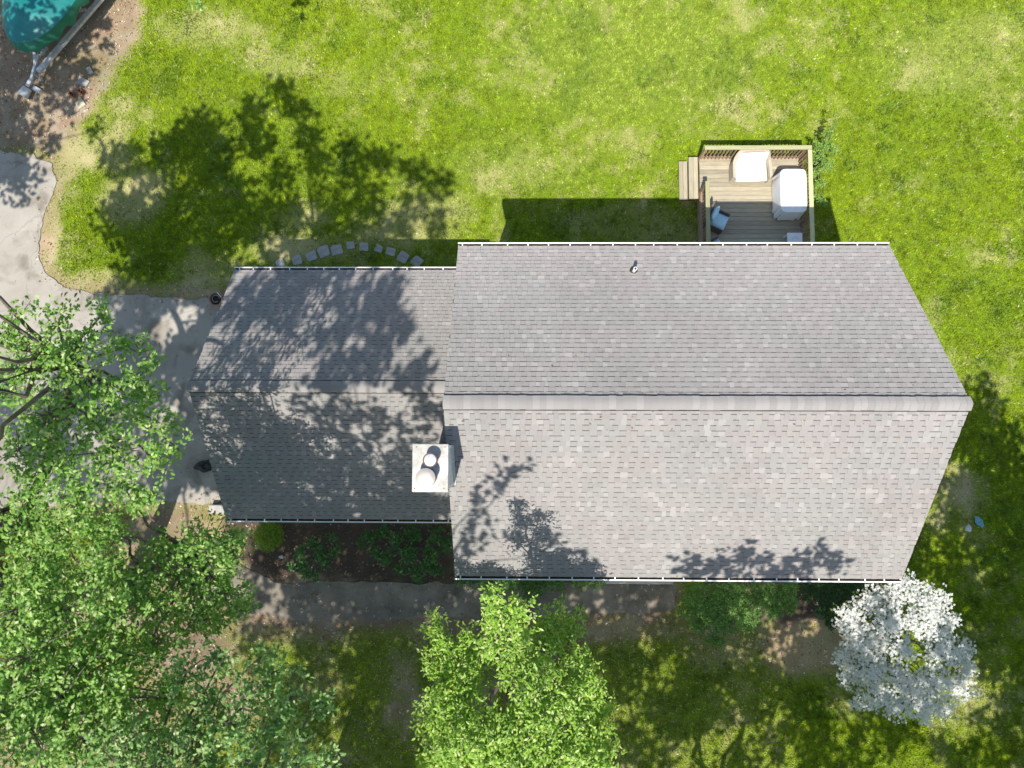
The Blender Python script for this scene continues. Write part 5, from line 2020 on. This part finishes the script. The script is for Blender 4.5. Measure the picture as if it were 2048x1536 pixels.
# ------------------------------------------------------------------ small things
pp = at(432, 598, .35)
pot = empty('plant_pot', (pp[0], pp[1], 0))
tag(pot, 'round brown clay pot with dark inside by the garage roof edge', 'pot')
MB().lathe((0, 0, 0), [(.15, 0), (.17, .05), (.215, .34), (.235, .35), (.235, .40), (.205, .40), (.195, .34), (.18, .30)], 26).build('pot_body', M_POT, pot, True)
MB().lathe((0, 0, .30), [(.185, 0), (.15, .03), (.02, .035)], 22).build('pot_fill', M_BLACK, pot)
MB().tube([(.12 * math.cos(a), .12 * math.sin(a) + .01, .355 + .004 * a) for a in np.linspace(0, 5.4, 22)], [.013] * 22, 7).build('hose_loop', M_HOSE, pot, True)
MB().tube([(.02 * math.cos(a) + .07, .2, .41) for a in (0, 1, 2)] + [(.16, .1, .43), (.19, .04, .42)], [.012] * 5, 6).build('handle', M_PVC, pot)

q = at(432, 1019, .3)
o = MB().bev(-.30, .30, -.14, .14, -.02, .30, .012).build('concrete_block', M_CONC)
place(o, (q[0] + .05, q[1], 0))
tag(o, 'pale oblong concrete block at the front corner of the garage wing', 'block')


def lump(name, label, cat, px, py, rx, ry, h, mat, seed, rz=0, n=18, group=None):
    q = at(px, py, h * .4)
    r = np.random.default_rng(seed)
    ph = r.random(12) * 6.28
    vs, fs = [], []
    m = 8
    for j in range(m + 1):
        v = j / m
        for k in range(n):
            a = 2 * math.pi * k / n
            s = math.sin(math.pi * (.06 + .44 + .5 * 0) * 1) if False else math.cos(v * math.pi / 2) ** .6
            wob = 1 + .13 * math.sin(3 * a + ph[0] + 2 * v) + .09 * math.sin(5 * a + ph[1] - 3 * v) + .05 * math.sin(9 * a + ph[2])
            vs.append((rx * s * wob * math.cos(a), ry * s * wob * math.sin(a), h * math.sin(v * math.pi / 2) * (1 + .08 * math.sin(4 * a + ph[3])) - .03))
    for j in range(m):
        for k in range(n):
            k2 = (k + 1) % n
            fs.append((j * n + k, j * n + k2, (j + 1) * n + k2, (j + 1) * n + k))
    fs.append(tuple(m * n + k for k in range(n)))
    o = MB().add(vs, fs).build(name, mat, None, True)
    place(o, (q[0], q[1], 0), rz)
    tag(o, label, cat, group)
    return o


lump('rubbish_bag', 'dark lumpy bag on the driveway edge against the garage gable', 'bag', 408, 932, .34, .20, .26, M_BAG, 5, .2)
lump('stone', 'white stone on the lawn beside the blue plastic piece', 'stone', 1938, 1057, .11, .12, .10, M_CHALK, 6)
lump('stone', 'small white stone in the dark bed left of the middle rhododendron', 'stone', 562, 1114, .08, .06, .07, M_CHALK, 7)
qb = at(1952, 1048, .08)
vs, fs = [], []
for i in range(7):
    a = -1.0 + 2.2 * i / 6
    for r_2, z in ((.04, .05), (.17, .10 - .03 * (i % 2)), (.25, .05 + .05 * (i % 2))):
        vs.append((r_2 * math.cos(a), r_2 * math.sin(a), z))
n3 = len(vs)
vs += [(x, y, z - .012) for (x, y, z) in vs]
for i in range(6):
    for j in range(2):
        q4 = (i * 3 + j, i * 3 + j + 1, (i + 1) * 3 + j + 1, (i + 1) * 3 + j)
        fs.append(q4)
        fs.append(tuple(k + n3 for k in q4[::-1]))
for j in range(2):
    fs.append((j, j + n3, j + 1 + n3, j + 1))
    fs.append((18 + j, 19 + j, 19 + j + n3, 18 + j + n3))
for i in range(6):
    fs.append((i * 3 + 2, i * 3 + 2 + n3, i * 3 + 5 + n3, i * 3 + 5))
    fs.append((i * 3, i * 3 + 3, i * 3 + 3 + n3, i * 3 + n3))
o = MB().add(vs, fs).build('plastic_toy', M_TOYBLUE)
place(o, (qb[0], qb[1], 0), .5)
tag(o, 'faded blue fan-shaped plastic piece lying on the right lawn', 'toy')
